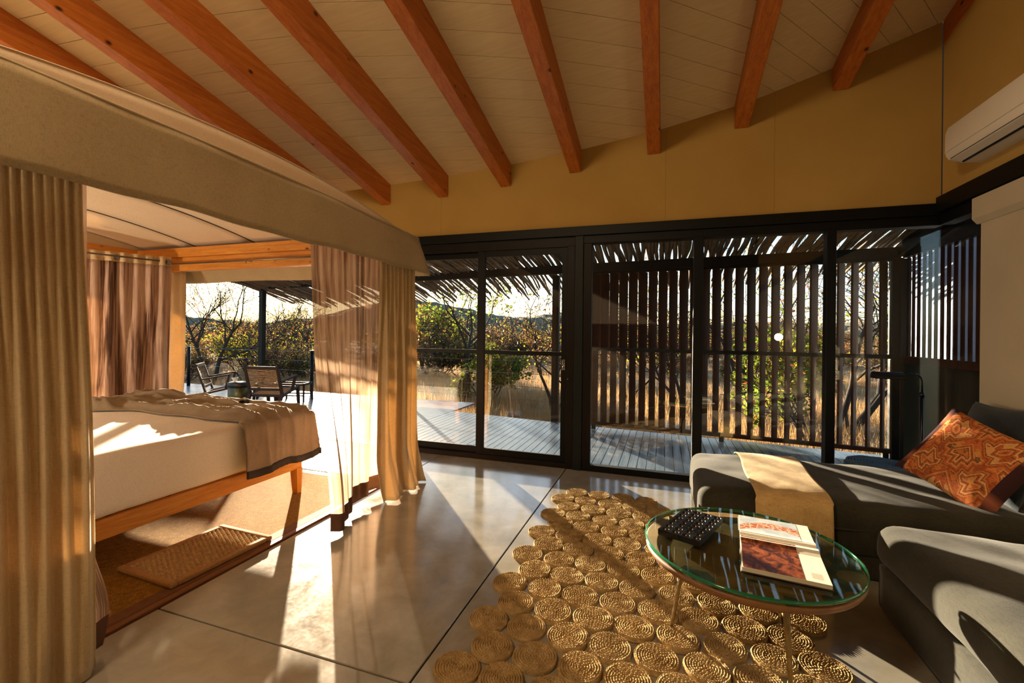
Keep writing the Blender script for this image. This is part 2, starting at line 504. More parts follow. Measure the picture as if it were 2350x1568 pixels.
# ================================================================ FLOOR
fl = struct(B().box(-6.7, 2.3, -3.1, 4.72, -0.14, -0.012).build('floor', 'concrete_base'))
J = 0.004
xs = [-2.378, -0.944, 2.16]
ys = [-3.05, -1.45, 1.56, 4.66]
for i in range(len(xs)-1):
    for j in range(len(ys)-1):
        B().bbox(xs[i]+J, xs[i+1]-J, ys[j]+J, ys[j+1]-J, -0.012, 0.0, 0.003, 1).build('concrete_slab', 'concrete', fl)
B().bbox(-6.65, -2.378-J, 3.62, 4.66, -0.012, 0.0, 0.003, 1).build('concrete_slab', 'concrete', fl)
B().bbox(-6.65, -2.44, -3.05, 3.61, -0.012, -0.004, 0.003, 1).build('concrete_slab', 'concrete', fl)
st = B().bbox(-2.428, -2.384, -0.6, 3.62, -0.011, 0.010, 0.004, 1).build('trim_1', 'threshold_wood'); struct(st)
sill = B().bbox(-6.6, -2.96, 4.67, 4.74, -0.10, 0.004, 0.003, 1).build('trim_2', 'dark_bronze'); struct(sill)

# ================================================================ CEILING, RAFTERS
RX = [-6.16, -5.395, -4.63, -3.866, -3.101, -2.339, -1.585, -0.822, -0.052, 0.718, 1.489, 2.256]
RZ = [2.865, 2.87, 2.88, 2.893, 2.912, 2.940, 2.989, 3.062, 3.165, 3.316, 3.543, 3.795]
RD, RWID, GR = 0.235, 0.12, 0.232
def ceil_z(x):
    for i in range(len(RX)-1):
        if x <= RX[i+1] or i == len(RX)-2:
            k = (x-RX[i])/(RX[i+1]-RX[i])
            return RZ[i]+RD+k*(RZ[i+1]-RZ[i])
Y0, Y1 = -2.9, 4.66
ce = B()
for i in range(len(RX)-1):
    xa, xb = RX[i], RX[i+1]
    if i == 0: xa = -6.75
    vs = []
    for off in (0.018, 0.12):
        for (x, y) in ((xa, Y0), (xb, Y0), (xb, Y1), (xa, Y1)):
            zc = ceil_z(max(x, RX[0])) + GR*(YW-y) + off
            vs.append((x, y, zc))
    ce.add(vs, [(3, 2, 1, 0), (4, 5, 6, 7), (0, 1, 5, 4), (1, 2, 6, 5), (2, 3, 7, 6), (3, 0, 4, 7)])
ceiling = struct(ce.build('ceiling', 'roof_back'))
def clip(poly, f):
    out = []
    for i in range(len(poly)):
        p, q = poly[i], poly[(i+1) % len(poly)]
        a, b = f(p), f(q)
        if a >= 0: out.append(p)
        if (a >= 0) != (b >= 0):
            k = a/(a-b); out.append((p[0]+(q[0]-p[0])*k, p[1]+(q[1]-p[1])*k))
    return out
DZ = 0.0525
for i in range(len(RX)-1):
    xa, xb = RX[i], RX[i+1]
    za, zb = RZ[i]+RD, RZ[i+1]+RD
    pl = lambda p: za+(p[0]-xa)/(xb-xa)*(zb-za)+GR*(YW-p[1])
    k0 = int(math.floor((min(za, zb)-3.4025)/DZ))-1
    for k in range(k0, k0+60):
        lo, hi = 3.4025+k*DZ+0.0006, 3.4025+(k+1)*DZ-0.0006
        poly = [(xa, -0.6), (xb-RWID+0.01, -0.6), (xb-RWID+0.01, Y1-0.04), (xa, Y1-0.04)]
        poly = clip(poly, lambda p: pl(p)-lo)
        if len(poly) >= 3: poly = clip(poly, lambda p: hi-pl(p))
        if len(poly) < 3: continue
        n = len(poly)
        vs = [(p[0], p[1], pl(p)) for p in poly]+[(p[0], p[1], pl(p)+0.017) for p in poly]
        fs = [tuple(range(n)), tuple(range(2*n-1, n-1, -1))]+[(j, n+j, n+(j+1) % n, (j+1) % n) for j in range(n)]
        B().add(vs, fs).build('ceiling_board', 'cream_board', ceiling)
ORD = ['leftmost', 'second', 'third', 'fourth', 'fifth', 'sixth', 'seventh', 'eighth', 'ninth']
RL = {2: 'orange pine rafter at far left, mostly hidden behind the bed valance',
      3: 'orange pine rafter whose lower end vanishes behind the bed valance',
      4: 'orange pine rafter, first to show its whole lower end right of the bed canopy',
      5: 'orange pine rafter ending above the left part of the sliding door',
      6: 'orange pine rafter ending above the middle of the sliding door',
      7: 'orange pine rafter ending above the black post beside the sliding door',
      8: 'orange pine rafter running straight away from view near the middle of the ceiling',
      9: 'orange pine rafter ending above the middle window pane',
      10: 'shortest orange pine rafter high up above the right window pane',
      11: 'dark pine rafter lying along the top of the right wall above the air conditioner'}
for k in range(2, len(RX)):
    xb = RX[k]; xa = xb-RWID
    b = B()
    ya, yb = -2.85, YW-0.004
    za = RZ[k]+GR*(YW-ya); zb = RZ[k]
    dz = RD+0.012 if k < 11 else RD
    bm = bmesh.new()
    vv = [bm.verts.new(p) for p in ((xa, ya, za), (xb, ya, za), (xb, yb, zb), (xa, yb, zb), (xa, ya, za+dz), (xb, ya, za+dz), (xb, yb, zb+dz), (xa, yb, zb+dz))]
    for f in ((3, 2, 1, 0), (4, 5, 6, 7), (0, 1, 5, 4), (1, 2, 6, 5), (2, 3, 7, 6), (3, 0, 4, 7)): bm.faces.new([vv[i] for i in f])
    bmesh.ops.bevel(bm, geom=bm.edges[:], offset=0.004, segments=1, affect='EDGES')
    bm.verts.index_update()
    b.add([v.co[:] for v in bm.verts], [[v.index for v in f.verts] for f in bm.faces]); bm.free()
    o = b.build('rafter', 'pine_rafter')
    tag(o, RL[k], 'rafter', 'exposed roof rafters')

# ================================================================ WALLS
def zcw(x): return ceil_z(max(x, RX[0]))+0.02
wf = B(); xs_ = [-6.7, -4.63, -3.866, -3.101, -2.339, -1.585, -0.822, -0.052, 0.718, 1.489, 2.16]
wall_front = None
def wall_panel(x0, x1):
    pts = [x0]+[x for x in xs_ if x0 < x < x1]+[x1]
    bb = B()
    n = len(pts)
    for y in (YW, YW+0.09):
        for x in pts: bb.v.append((x, y, 2.49))
        for x in pts: bb.v.append((x, y, zcw(x)))
    def id_(side, top, i): return side*2*n+top*n+i
    for i in range(n-1):
        bb.f.append((id_(0, 0, i), id_(0, 0, i+1), id_(0, 1, i+1), id_(0, 1, i)))
        bb.f.append((id_(1, 0, i+1), id_(1, 0, i), id_(1, 1, i), id_(1, 1, i+1)))
        bb.f.append((id_(0, 1, i), id_(0, 1, i+1), id_(1, 1, i+1), id_(1, 1, i)))
        bb.f.append((id_(0, 0, i+1), id_(0, 0, i), id_(1, 0, i), id_(1, 0, i+1)))
    bb.f.append((id_(0, 0, 0), id_(0, 1, 0), id_(1, 1, 0), id_(1, 0, 0)))
    bb.f.append((id_(0, 0, n-1), id_(1, 0, n-1), id_(1, 1, n-1), id_(0, 1, n-1)))
    bb.mi = [0]*len(bb.f)
    return bb
wall_front = struct(wall_panel(-6.7, 2.2).build('wall_front', 'roof_back'))
wall_front.location.y = 0.09
for x0, x1 in ((-6.7, -2.43), (-2.4285, 0.0), (0.0015, 0.93), (0.9315, XR-0.002)):
    p = wall_panel(x0, x1).build('wall_panel', 'ochre_paint', wall_front)
    p.location.y = -0.09
# right wall: upper ochre part, lower beige part
b = B()
ysw = [-2.9, -1, 1, 3, YW-0.004]
def quadwall(x0, x1, ya, yb, z0, zta, ztb):
    return [(x0, ya, z0), (x1, ya, z0), (x1, yb, z0), (x0, yb, z0), (x0, ya, zta), (x1, ya, zta), (x1, yb, ztb), (x0, yb, ztb)], \
           [(3, 2, 1, 0), (4, 5, 6, 7), (0, 1, 5, 4), (1, 2, 6, 5), (2, 3, 7, 6), (3, 0, 4, 7)]
b.add(*quadwall(XR+0.006, XR+0.12, -2.9, YW-0.003, 2.54, RZ[11]+RD+GR*(YW+2.9), RZ[11]+RD))
wall_right = struct(b.build('wall_right', 'ochre_paint'))
lw_ = B().bbox(XR, XR+0.12, -2.9, 4.095, 0.0, 2.26, 0.004, 1).build('lower_panel', 'beige_paint', wall_right)
cb = B()
prof = [(XR-0.006, 2.225), (XR-0.035, 2.262), (XR-0.035, 2.41), (XR+0.1, 2.41), (XR+0.1, 2.225)]
n = len(prof)
vs = [(x, -2.9, z) for x, z in prof]+[(x, 4.125, z) for x, z in prof]
cb.add(vs, [tuple(range(n)), tuple(range(2*n-1, n-1, -1))]+[(i, n+i, n+(i+1) % n, (i+1) % n) for i in range(n)])
cb.build('cornice', 'beige_paint', wall_right)
struct(B().box(-6.8, 2.3, -3.05, -2.9, -0.1, 5.6).build('wall_back', 'brown_paint'))
struct(B().box(-6.8, -6.68, -2.9, 2.4, -0.1, 4.9).build('wall_left', 'beige_paint'))

# steel headers
hd = B()
hd.bbox(-6.7, XR+0.05, YW-0.03, YW+0.20, 2.405, 2.50, 0.004, 1)
hd.bbox(-0.87, XR+0.02, YW-0.005, YW+0.12, 2.325, 2.405, 0.004, 1)
hd.bbox(-6.7, -0.87, YW-0.005, YW+0.12, 2.395, 2.405, 0.003, 1)
struct(hd.build('trim_3', 'black_steel'))
hd = B()
hd.bbox(XR-0.05, XR+0.11, -2.9, YW-0.03, 2.42, 2.545, 0.004, 1)
hd.bbox(XR-0.01, XR+0.09, 4.13, YW-0.005, 2.325, 2.42, 0.004, 1)
struct(hd.build('trim_4', 'black_steel'))

# ---------------- window wall
def pane(name, x0, x1, y, z0, z1, parent): return B().box(x0, x1, y-0.003, y+0.003, z0, z1).build(name, 'glass', parent)
w1 = struct(B().bbox(-0.872, -0.786, YW-0.02, YW+0.09, 0.0, 2.405, 0.004, 1).build('window_1', 'grey_steel'))
fr = B()
fr.bbox(-0.786, -0.702, YW+0.0, YW+0.07, 0.0, 2.33, 0.004, 1)
B().bbox(-0.786, XR+0.02, YW-0.005, YW+0.075, 0.0, 0.062, 0.004, 1).build('sill_rail', 'black_steel', w1)
fr.build('jamb', 'dark_bronze', w1)
for x0, x1 in ((0.264, 0.350), (1.339, 1.413)):
    B().bbox(x0, x1, YW-0.01, YW+0.085, 0.055, 2.34, 0.004, 1).build('mullion', 'black_steel', w1)
for x0, x1 in ((-0.702, 0.264), (0.350, 1.339), (1.413, XR+0.01)):
    pane('pane', x0, x1, YW+0.04, 0.06, 2.34, w1)
w2 = struct(B().bbox(XR+0.0, XR+0.06, 4.095, YW+0.03, 0.0, 0.062, 0.004, 1).build('window_2', 'black_steel'))
B().box(XR+0.012, XR+0.018, 4.10, YW+0.04, 0.06, 2.34).build('pane', 'glass', w2)
# ---------------- sliding door
d1 = struct(B().bbox(-2.98, -0.872, YW+0.0, YW+0.10, 2.30, 2.40, 0.004, 1).build('door_1', 'dark_bronze'))
B().bbox(-2.98, -0.872, YW-0.005, YW+0.10, 0.0, 0.055, 0.004, 1).build('track', 'dark_bronze', d1)
B().bbox(-0.95, -0.872, YW-0.01, YW+0.10, 0.05, 2.31, 0.004, 1).build('jamb', 'dark_bronze', d1)
B().bbox(-2.98, -2.90, YW-0.01, YW+0.10, 0.05, 2.31, 0.004, 1).build('jamb', 'dark_bronze', d1)
leafs = []
for (x0, x1, y, st0, st1) in ((-1.967, -0.95, YW+0.025, 0.085, 0.062), (-2.90, -1.905, YW+0.065, 0.05, 0.062)):
    lf = B().bbox(x0, x0+(0.089 if x0 > -2.5 else 0.05), y-0.018, y+0.018, 0.055, 2.30, 0.003, 1).build('leaf', 'black_steel', d1)
    B().bbox(x1-st1, x1, y-0.018, y+0.018, 0.055, 2.30, 0.003, 1).build('stile', 'black_steel', lf)
    B().bbox(x0, x1, y-0.016, y+0.016, 2.235, 2.30, 0.003, 1).build('top_rail', 'black_steel', lf)
    B().bbox(x0, x1, y-0.016, y+0.016, 0.055, 0.125, 0.003, 1).build('bottom_rail', 'black_steel', lf)
    B().bbox(x0+0.04, x1-0.03, y-0.014, y+0.014, 1.163, 1.206, 0.003, 1).build('mid_rail', 'black_steel', lf)
    pane('pane', x0+0.04, x1-0.03, y+0.002, 0.12, 1.165, lf)
    pane('pane', x0+0.04, x1-0.03, y+0.002, 1.204, 2.24, lf)
    leafs.append(lf)
hp = B()
for z0 in (1.0,):
    hp.bbox(-0.998, -0.966, YW-0.008, YW+0.008, 1.02, 1.13, 0.003, 2)
hp.tube([(-0.982, YW-0.012, 1.045), (-0.982, YW-0.03, 1.055), (-0.982, YW-0.03, 1.095), (-0.982, YW-0.012, 1.105)], 0.005, 8)
hp.build('pull_handle', 'metal_rod', leafs[0])
B().tube([(-0.935, YW-0.012, 0.93), (-0.935, YW-0.02, 0.93)], 0.008, 8).build('lock', 'metal_rod', d1)

# ================================================================ BED TENT
rnd = random.Random(7)
def cloth_fn(P, nf, amp, seed, puddle=0.0, sharp=0.0, merge=1.0, topamp=0.55):
    """P(u,v) -> (point on the hanging line, horizontal normal); pleats are added along the normal and merge towards the floor."""
    rr = random.Random(seed)
    am = [rr.uniform(0.65, 1.25) for _ in range(int(nf)+4)]
    s1 = rr.uniform(0, 50)
    def f(u, v):
        p, nrm = P(u, v)
        x = u*nf + 0.30*v*mnoise.noise(Vector((u*nf*0.25+s1, v*0.8, 0.3)))
        i = max(0, min(len(am)-2, int(x))); k = max(0.0, min(1.0, x-i))
        a_ = am[i]*(1-k)+am[i+1]*k
        w1 = math.sin(2*math.pi*x); w1 = math.copysign(abs(w1)**(1-sharp), w1)
        w2 = math.sin(math.pi*x+s1); w3 = math.sin(0.5*math.pi*x+1.3*s1)
        m2 = 0.75*merge*sstep((v-0.12)/0.5); m3 = 0.55*merge*sstep((v-0.45)/0.55)
        w = (w1*(1-m2)+w2*1.5*m2)*(1-m3)+w3*1.9*m3
        off = amp*(topamp+(1-topamp)*sstep(v*1.2))*a_*w + 0.012*mnoise.noise(Vector((u*9+s1, v*3, 1.7)))
        q = p + nrm*off
        if puddle and v > 0.94:
            q = q + nrm*puddle*((v-0.94)/0.06)**2
        return q
    return f
def cloth_obj(name, f, mat, parent, nu, nv, v0=0.0, v1=1.0, wid=1.0, hei=2.0, thick=0.004):
    b = B(); uv = []
    b.grid(nu, nv, lambda i, j: tuple(f(i, v0+(v1-v0)*j)))
    for j in range(nv+1):
        for i in range(nu+1):
            uv.append((i/nu*wid, (v0+(v1-v0)*j/nv)*hei))
    o = b.build(name, mat, parent, True, uv)
    if thick:
        m = o.modifiers.new('thickness', 'SOLIDIFY'); m.thickness = thick; m.offset = 0
    return o
def lerp(a, b, k): return a+(b-a)*k
def sstep(k): k = max(0, min(1, k)); return k*k*(3-2*k)

# valance
val = thing('bed_valance', 'long linen valance hanging around the top of the bed tent', 'valance', (-2.12, 1.7, 1.95))
def vtop(y): return 2.307-0.0105*((y-1.45)/0.9)**2 if y > 1.45 else 2.307-0.006*((y-1.45)/0.9)**2
def vfront(u, v):
    yb = lerp(-0.6, 3.775, u); yt = lerp(-0.6, 3.60, u)
    y = lerp(yt, yb, v)
    zt = vtop(yt); zb = 1.950+0.006*math.sin(yb*5.3)+0.004*math.sin(yb*13+1)-0.012*max(0, (yb-3.2))
    x = -2.135+0.022*v+0.006*mnoise.noise(Vector((y*2.2, v*1.5, 0.4)))
    return Vector((x, y, lerp(zt, zb, v)))
def vfar(u, v):
    x = lerp(-2.135+0.022*v, -5.84, u)
    y = lerp(3.60, 3.775, v)+0.006*mnoise.noise(Vector((x*2, v, 3)))
    zt = 2.307-0.0105*((3.6-1.45)/0.9)**2
    return Vector((x, y, lerp(zt, 1.938+0.006*math.sin(x*4), v)))
def vleft(u, v):
    yb = lerp(-0.6, 3.775, u)
    return Vector((-5.84, lerp(lerp(-0.6, 3.60, u), yb, v), lerp(2.25, 1.94, v)))
for nm, fn, nu in (('front_cloth', vfront, 90), ('end_cloth', vfar, 60), ('side_cloth', vleft, 40)):
    o = cloth_obj(nm, fn, 'linen_valance', val, nu, 10, wid=4.4, hei=0.36, thick=0.012)
    o.matrix_parent_inverse = Matrix.Translation((2.12, -1.7, -1.95))
pb = B()
pb.tube([Vector((-2.135, lerp(-0.6, 3.60, k/40), vtop(lerp(-0.6, 3.6, k/40))+0.004)) for k in range(41)], 0.009, 6)
o = pb.build('piping', 'linen_valance', val, True); o.matrix_parent_inverse = Matrix.Translation((2.12, -1.7, -1.95))

# timber frame of the tent
tf = thing('bed_tent', 'orange pine beam frame carrying the canvas tent over the bed', 'frame', (-4.0, 1.9, 0))
def tpart(b, nm, mt, par=tf, sm=False):
    o = b.build(nm, mt, par, sm)
    if par is tf: o.matrix_parent_inverse = Matrix.Translation((4.0, -1.9, 0))
    return o
tpart(B().bbox(-5.74, -2.24, 3.46, 3.56, 2.185, 2.285, 0.004, 1), 'ledge_beam', 'pine_frame_x')
tpart(B().bbox(-5.30, -2.24, 3.50, 3.585, 2.115, 2.185, 0.004, 1), 'header_beam', 'pine_frame_x')
tpart(B().bbox(-5.30, -2.24, 3.475, 3.56, 2.035, 2.115, 0.004, 1), 'lower_beam', 'pine_frame_x')
tpart(B().bbox(-5.82, -5.70, -0.5, 3.56, 2.185, 2.285, 0.004, 1), 'ledge_beam', 'pine_frame_y')
tpart(B().bbox(-5.80, -5.72, -0.5, 3.56, 2.06, 2.185, 0.004, 1), 'side_beam', 'pine_frame_y')
tpart(B().bbox(-2.40, -2.26, -0.5, 3.46, 2.185, 2.285, 0.004, 1), 'ledge_beam', 'pine_frame_y')
for x, y in ((-5.76, 3.56), (-2.28, 3.555), (-5.76, -0.45), (-2.30, -0.45)):
    tpart(B().bbox(x-0.04, x+0.04, y-0.04, y+0.04, 0.0, 2.2, 0.004, 1), 'post', 'pine_frame_z')
# canvas roof
cr_ = thing('tent_canvas', 'pale vaulted canvas ceiling of the bed tent with dark seams', 'canvas', (-4.0, 1.9, 2.3))
def vault(y): return 2.485-0.185*((y-1.95)/1.66)**2
sx_ = [-2.28, -3.2, -4.05, -4.9, -5.74]
for i in range(4):
    xa, xb = sx_[i], sx_[i+1]
    o = cloth_obj('canvas_panel', lambda u, v, xa=xa, xb=xb: Vector((lerp(xa, xb, u), lerp(0.30, 3.58, v), vault(lerp(0.30, 3.58, v))-0.006*math.sin(math.pi*u))), 'canvas_roof', cr_, 6, 24, thick=0.004)
    o.matrix_parent_inverse = Matrix.Translation((4.0, -1.9, -2.3))
    if i:
        o = B().tube([Vector((xa, lerp(0.3, 3.58, k/24), vault(lerp(0.3, 3.58, k/24))-0.004)) for k in range(25)], 0.006, 6).build('seam', 'canvas_seam', cr_, True)
        o.matrix_parent_inverse = Matrix.Translation((4.0, -1.9, -2.3))
for xg in (-5.735, -2.285):
    o = cloth_obj('canvas_gable', lambda u, v, xg=xg: Vector((xg, lerp(0.30, 3.56, u), lerp(vault(lerp(0.30, 3.56, u))+0.004, 2.27, v))), 'canvas_roof', cr_, 24, 4, thick=0.004)
    o.matrix_parent_inverse = Matrix.Translation((4.0, -1.9, -2.3))
# curtain rods
rod = thing('curtain_rod', 'thin metal curtain rod with bracket along the far pine beam of the tent', 'rod', (-4.0, 3.42, 2.10))
o = B().tube([(-1.42, 0, 0.0), (1.62, 0, 0)], 0.009, 8).build('bar', 'metal_rod', rod, True)
bk = B(); bk.tube([(0, 0.0, 0), (0, 0.055, 0)], 0.008, 8); bk.lathe([(0.019, -0.004), (0.019, 0.004)], 12); bk.tube([(0, -0.012, -0.012), (0, -0.012, -0.03)], 0.006, 6)
bk.build('bracket', 'metal_rod', rod, True)
rod2 = thing('curtain_rod', 'thin metal curtain rod behind the heading of the bark-print curtain', 'rod', (-5.55, 2.6, 2.12))
B().tube([(-0.09, -1.2, 0), (0.47, 0.78, 0)], 0.009, 8).build('bar', 'metal_rod', rod2, True)
bk2 = B(); bk2.tube([(0.0, 0.3, 0), (-0.17, 0.3, 0)], 0.008, 8); bk2.build('bracket', 'metal_rod', rod2, True)

# bark-print curtain in the far-left corner
c = thing('bark_print_curtain', 'brown bark-print curtain with eyelet heading at the head of the bed', 'curtain', (-5.55, 3.0, 0.0))
inv = Matrix.Translation((5.55, -3.0, 0))
f = cloth_fn(lambda u, v: (Vector((lerp(-5.60, -5.06, u), lerp(2.30, 3.40, u**0.9), lerp(2.17, 0.03, v))), Vector((0.93, -0.36, 0))), 11, 0.052, 3, sharp=0.25)
for nm, mt, v0, v1, nv in (('cloth', 'bark_curtain', 0.045, 1.0, 40), ('heading', 'linen_drape', 0.0, 0.045, 3)):
    o = cloth_obj(nm, f, mt, c, 180, nv, v0, v1, 2.6, 2.1); o.matrix_parent_inverse = inv
for u in (0.30, 0.62, 0.985):
    p = f(u, 0.025)
    e = B().lathe([(0.017, -0.003), (0.028, -0.003), (0.028, 0.003), (0.017, 0.003)], 16)
    o = e.build('eyelet', 'metal_rod', c, True)
    o.matrix_world = Matrix.Translation(p+Vector((0.02, -0.016, 0))) @ Vector((0.75, -0.66, 0)).to_track_quat('Z', 'Y').to_matrix().to_4x4()
    mw = o.matrix_world.copy(); o.parent = c; o.matrix_parent_inverse = inv; o.matrix_basis = mw
# plain drape at the far-left corner
c = thing('linen_drape', 'sunlit plain linen drape at the far corner beside the bark-print curtain', 'curtain', (-5.4, 3.68, 0.0))
f = cloth_fn(lambda u, v: (Vector((lerp(-5.80, -5.20, u), 3.66, lerp(2.10, 0.02, v))), Vector((0, 1, 0))), 4, 0.03, 5)
o = cloth_obj('cloth', f, 'linen_drape', c, 60, 24, wid=1, hei=2.1); o.matrix_parent_inverse = Matrix.Translation((5.4, -3.68, 0))

# right-hand side: bark-print sheer, pulled towards the far corner
c = thing('sheer_curtain', 'translucent bark-print sheer curtain gathered in the middle beside the linen drape', 'curtain', (-2.30, 2.9, 0.0))
inv = Matrix.Translation((2.30, -2.9, 0))
def sheer_P(u, v):
    ya = lerp(2.49, 2.55, sstep(v/0.5)) if v < 0.5 else lerp(2.55, 2.52, (v-0.5)/0.5)
    yb = 3.36
    y = lerp(ya, yb, u)
    # the near folds kick out towards the room at the floor
    x = -2.33 + 0.20*sstep((v-0.35)/0.65)*math.exp(-((u-0.10)/0.28)**2)
    return Vector((x, y, lerp(2.18, 0.04 - 0.034*math.exp(-((u-0.15)/0.22)**2), v))), Vector((0.96, -0.28, 0))
f = cloth_fn(sheer_P, 12, 0.028, 11, sharp=0.1)
o = cloth_obj('cloth', f, 'bark_sheer', c, 170, 50, 0, 0.945, 2.4, 2.15, thick=0); o.matrix_parent_inverse = inv
o = cloth_obj('hem', f, 'hem_brown', c, 170, 4, 0.945, 1.0, 2.4, 2.15, thick=0.002); o.matrix_parent_inverse = inv
# right-hand side: outer linen drape
c = thing('linen_drape', 'cream linen drape hanging in deep pleats left of the sliding door', 'curtain', (-2.19, 3.35, 0.0))
inv = Matrix.Translation((2.19, -3.35, 0))
def drape_P(u, v):
    y = lerp(3.10, 3.66+0.05*sstep((v-0.7)/0.3), u)
    x = -2.205 + 0.03*v + 0.05*sstep((v-0.82)/0.18)
    return Vector((x, y, lerp(2.10, 0.012, v))), Vector((0.97, -0.25, 0))
f = cloth_fn(drape_P, 9, 0.036, 21, sharp=0.2, puddle=0.03)
o = cloth_obj('cloth', f, 'linen_drape', c, 150, 50, wid=1.6, hei=2.1); o.matrix_parent_inverse = inv
# near left drape
c = thing('linen_drape', 'large pleated linen drape in the left foreground', 'curtain', (-2.2, 0.85, 0.0))
inv = Matrix.Translation((2.2, -0.85, 0))
def near_P(u, v):
    y = lerp(0.10, 1.14+0.05*sstep(v/0.6), u)
    x = -2.215+0.05*sstep((v-0.4)/0.6)
    return Vector((x, y, lerp(2.10, 0.008, v))), Vector((0.95, -0.31, 0))
f = cloth_fn(near_P, 34, 0.026, 31, sharp=0.15, topamp=0.42)
o = cloth_obj('cloth', f, 'linen_drape', c, 420, 50, wid=3.2, hei=2.1); o.matrix_parent_inverse = inv
c = thing('sheer_curtain', 'bark-print sheer curtain peeping out behind the large foreground drape', 'curtain', (-2.33, 1.05, 0.0))
inv = Matrix.Translation((2.33, -1.05, 0))
def near_s(u, v):
    y = lerp(0.2, 1.215+0.065*math.exp(-((v-0.93)/0.10)**2)+0.02*v, u)
    return Vector((-2.335+0.04*v, y, lerp(2.18, 0.03, v))), Vector((0.97, -0.2, 0))
f = cloth_fn(near_s, 11, 0.026, 41)
o = cloth_obj('cloth', f, 'bark_sheer', c, 180, 40, 0, 0.945, 2.6, 2.15, thick=0); o.matrix_parent_inverse = inv
o = cloth_obj('hem', f, 'hem_brown', c, 180, 4, 0.945, 1.0, 2.6, 2.15, thick=0.002); o.matrix_parent_inverse = inv

# ---------------- carpet, mat
cp = thing('carpet', 'brown sisal carpet with plain border under the bed', 'carpet', (-4.1, 1.7, -0.003))
o = B().box(-6.1, -2.51, -0.5, 3.50, -0.003, 0.007).build('pile', 'sisal_carpet', cp); o.matrix_parent_inverse = Matrix.Translation((4.1, -1.7, 0.003))
bo = B(); bo.bbox(-2.515, -2.432, -0.5, 3.57, -0.003, 0.008, 0.002, 1)
bo.bbox(-6.1, -2.515, 3.49, 3.57, -0.003, 0.008, 0.002, 1)
o = bo.build('border', 'carpet_border', cp); o.matrix_parent_inverse = Matrix.Translation((4.1, -1.7, 0.003))
mt = thing('bedside_mat', 'small woven seagrass mat with raised edge lying on the carpet border', 'mat', (-2.69, 2.005, 0.008), math.radians(-2.5))
w2_, l2 = 0.235, 0.315
def weave(u, v):
    x = lerp(-w2_+0.035, w2_-0.035, u); y = lerp(-l2+0.035, l2-0.035, v)
    a_ = u*15; b_ = v*21
    h = abs(math.sin(math.pi*(b_+0.5*(int(a_) % 2))))*abs(math.sin(math.pi*a_))
    return (x, y, 0.013+0.015*h)
B().grid(90, 126, weave).build('weave', 'mat_weave', mt, True)
B().box(-w2_+0.03, w2_-0.03, -l2+0.03, l2-0.03, 0.0, 0.012).build('backing', 'mat_border', mt)
for (a0, a1, b0, b1) in ((-w2_, w2_, -l2, -l2+0.04), (-w2_, w2_, l2-0.04, l2), (-w2_, -w2_+0.04, -l2+0.04, l2-0.04), (w2_-0.04, w2_, -l2+0.04, l2-0.04)):
    B().bbox(a0, a1, b0, b1, 0.0, 0.028, 0.009, 3).build('edge_binding', 'mat_border', mt, True)

# ---------------- bed
bed = thing('bed', 'pine bed frame with tapered legs and a low side rail', 'bed', (-4.0, 2.1, 0.007))
def bp(b, nm, m, sm=False):
    o = b.build(nm, m, bed, sm); o.matrix_parent_inverse = Matrix.Translation((4.0, -2.1, -0.007)); return o
BY0, BY1, BX0, BX1 = 1.12, 3.09, -5.02, -2.95
bp(B().bbox(BX1-0.04, BX1, BY0, BY1, 0.213, 0.328, 0.006, 2), 'rail', 'pine_frame_y')
bp(B().bbox(BX0, BX0+0.04, BY0, BY1, 0.213, 0.328, 0.006, 2), 'rail', 'pine_frame_y')
bp(B().bbox(BX0+0.04, BX1-0.04, BY1-0.04, BY1, 0.213, 0.328, 0.006, 2), 'rail', 'pine_frame_x')
bp(B().bbox(BX0+0.04, BX1-0.04, BY0, BY0+0.04, 0.213, 0.328, 0.006, 2), 'rail', 'pine_frame_x')
for i in range(9):
    x = lerp(BX0+0.15, BX1-0.15, i/8)
    bp(B().box(x-0.04, x+0.04, BY0+0.04, BY1-0.04, 0.29, 0.31), 'slat', 'pine_frame_y')
for x, y, sx in ((BX1-0.03, BY1-0.035, 1), (BX1-0.03, BY0+0.035, 1), (BX0+0.03, BY1-0.035, -1), (BX0+0.03, BY0+0.035, -1)):
    bp(B().beam((x+0.0*sx, y, 0.22), (x+0.012*sx, y, 0.007), 0.075, 0.062, (0, 1, 0), taper=0.72), 'leg', 'pine_frame_z')
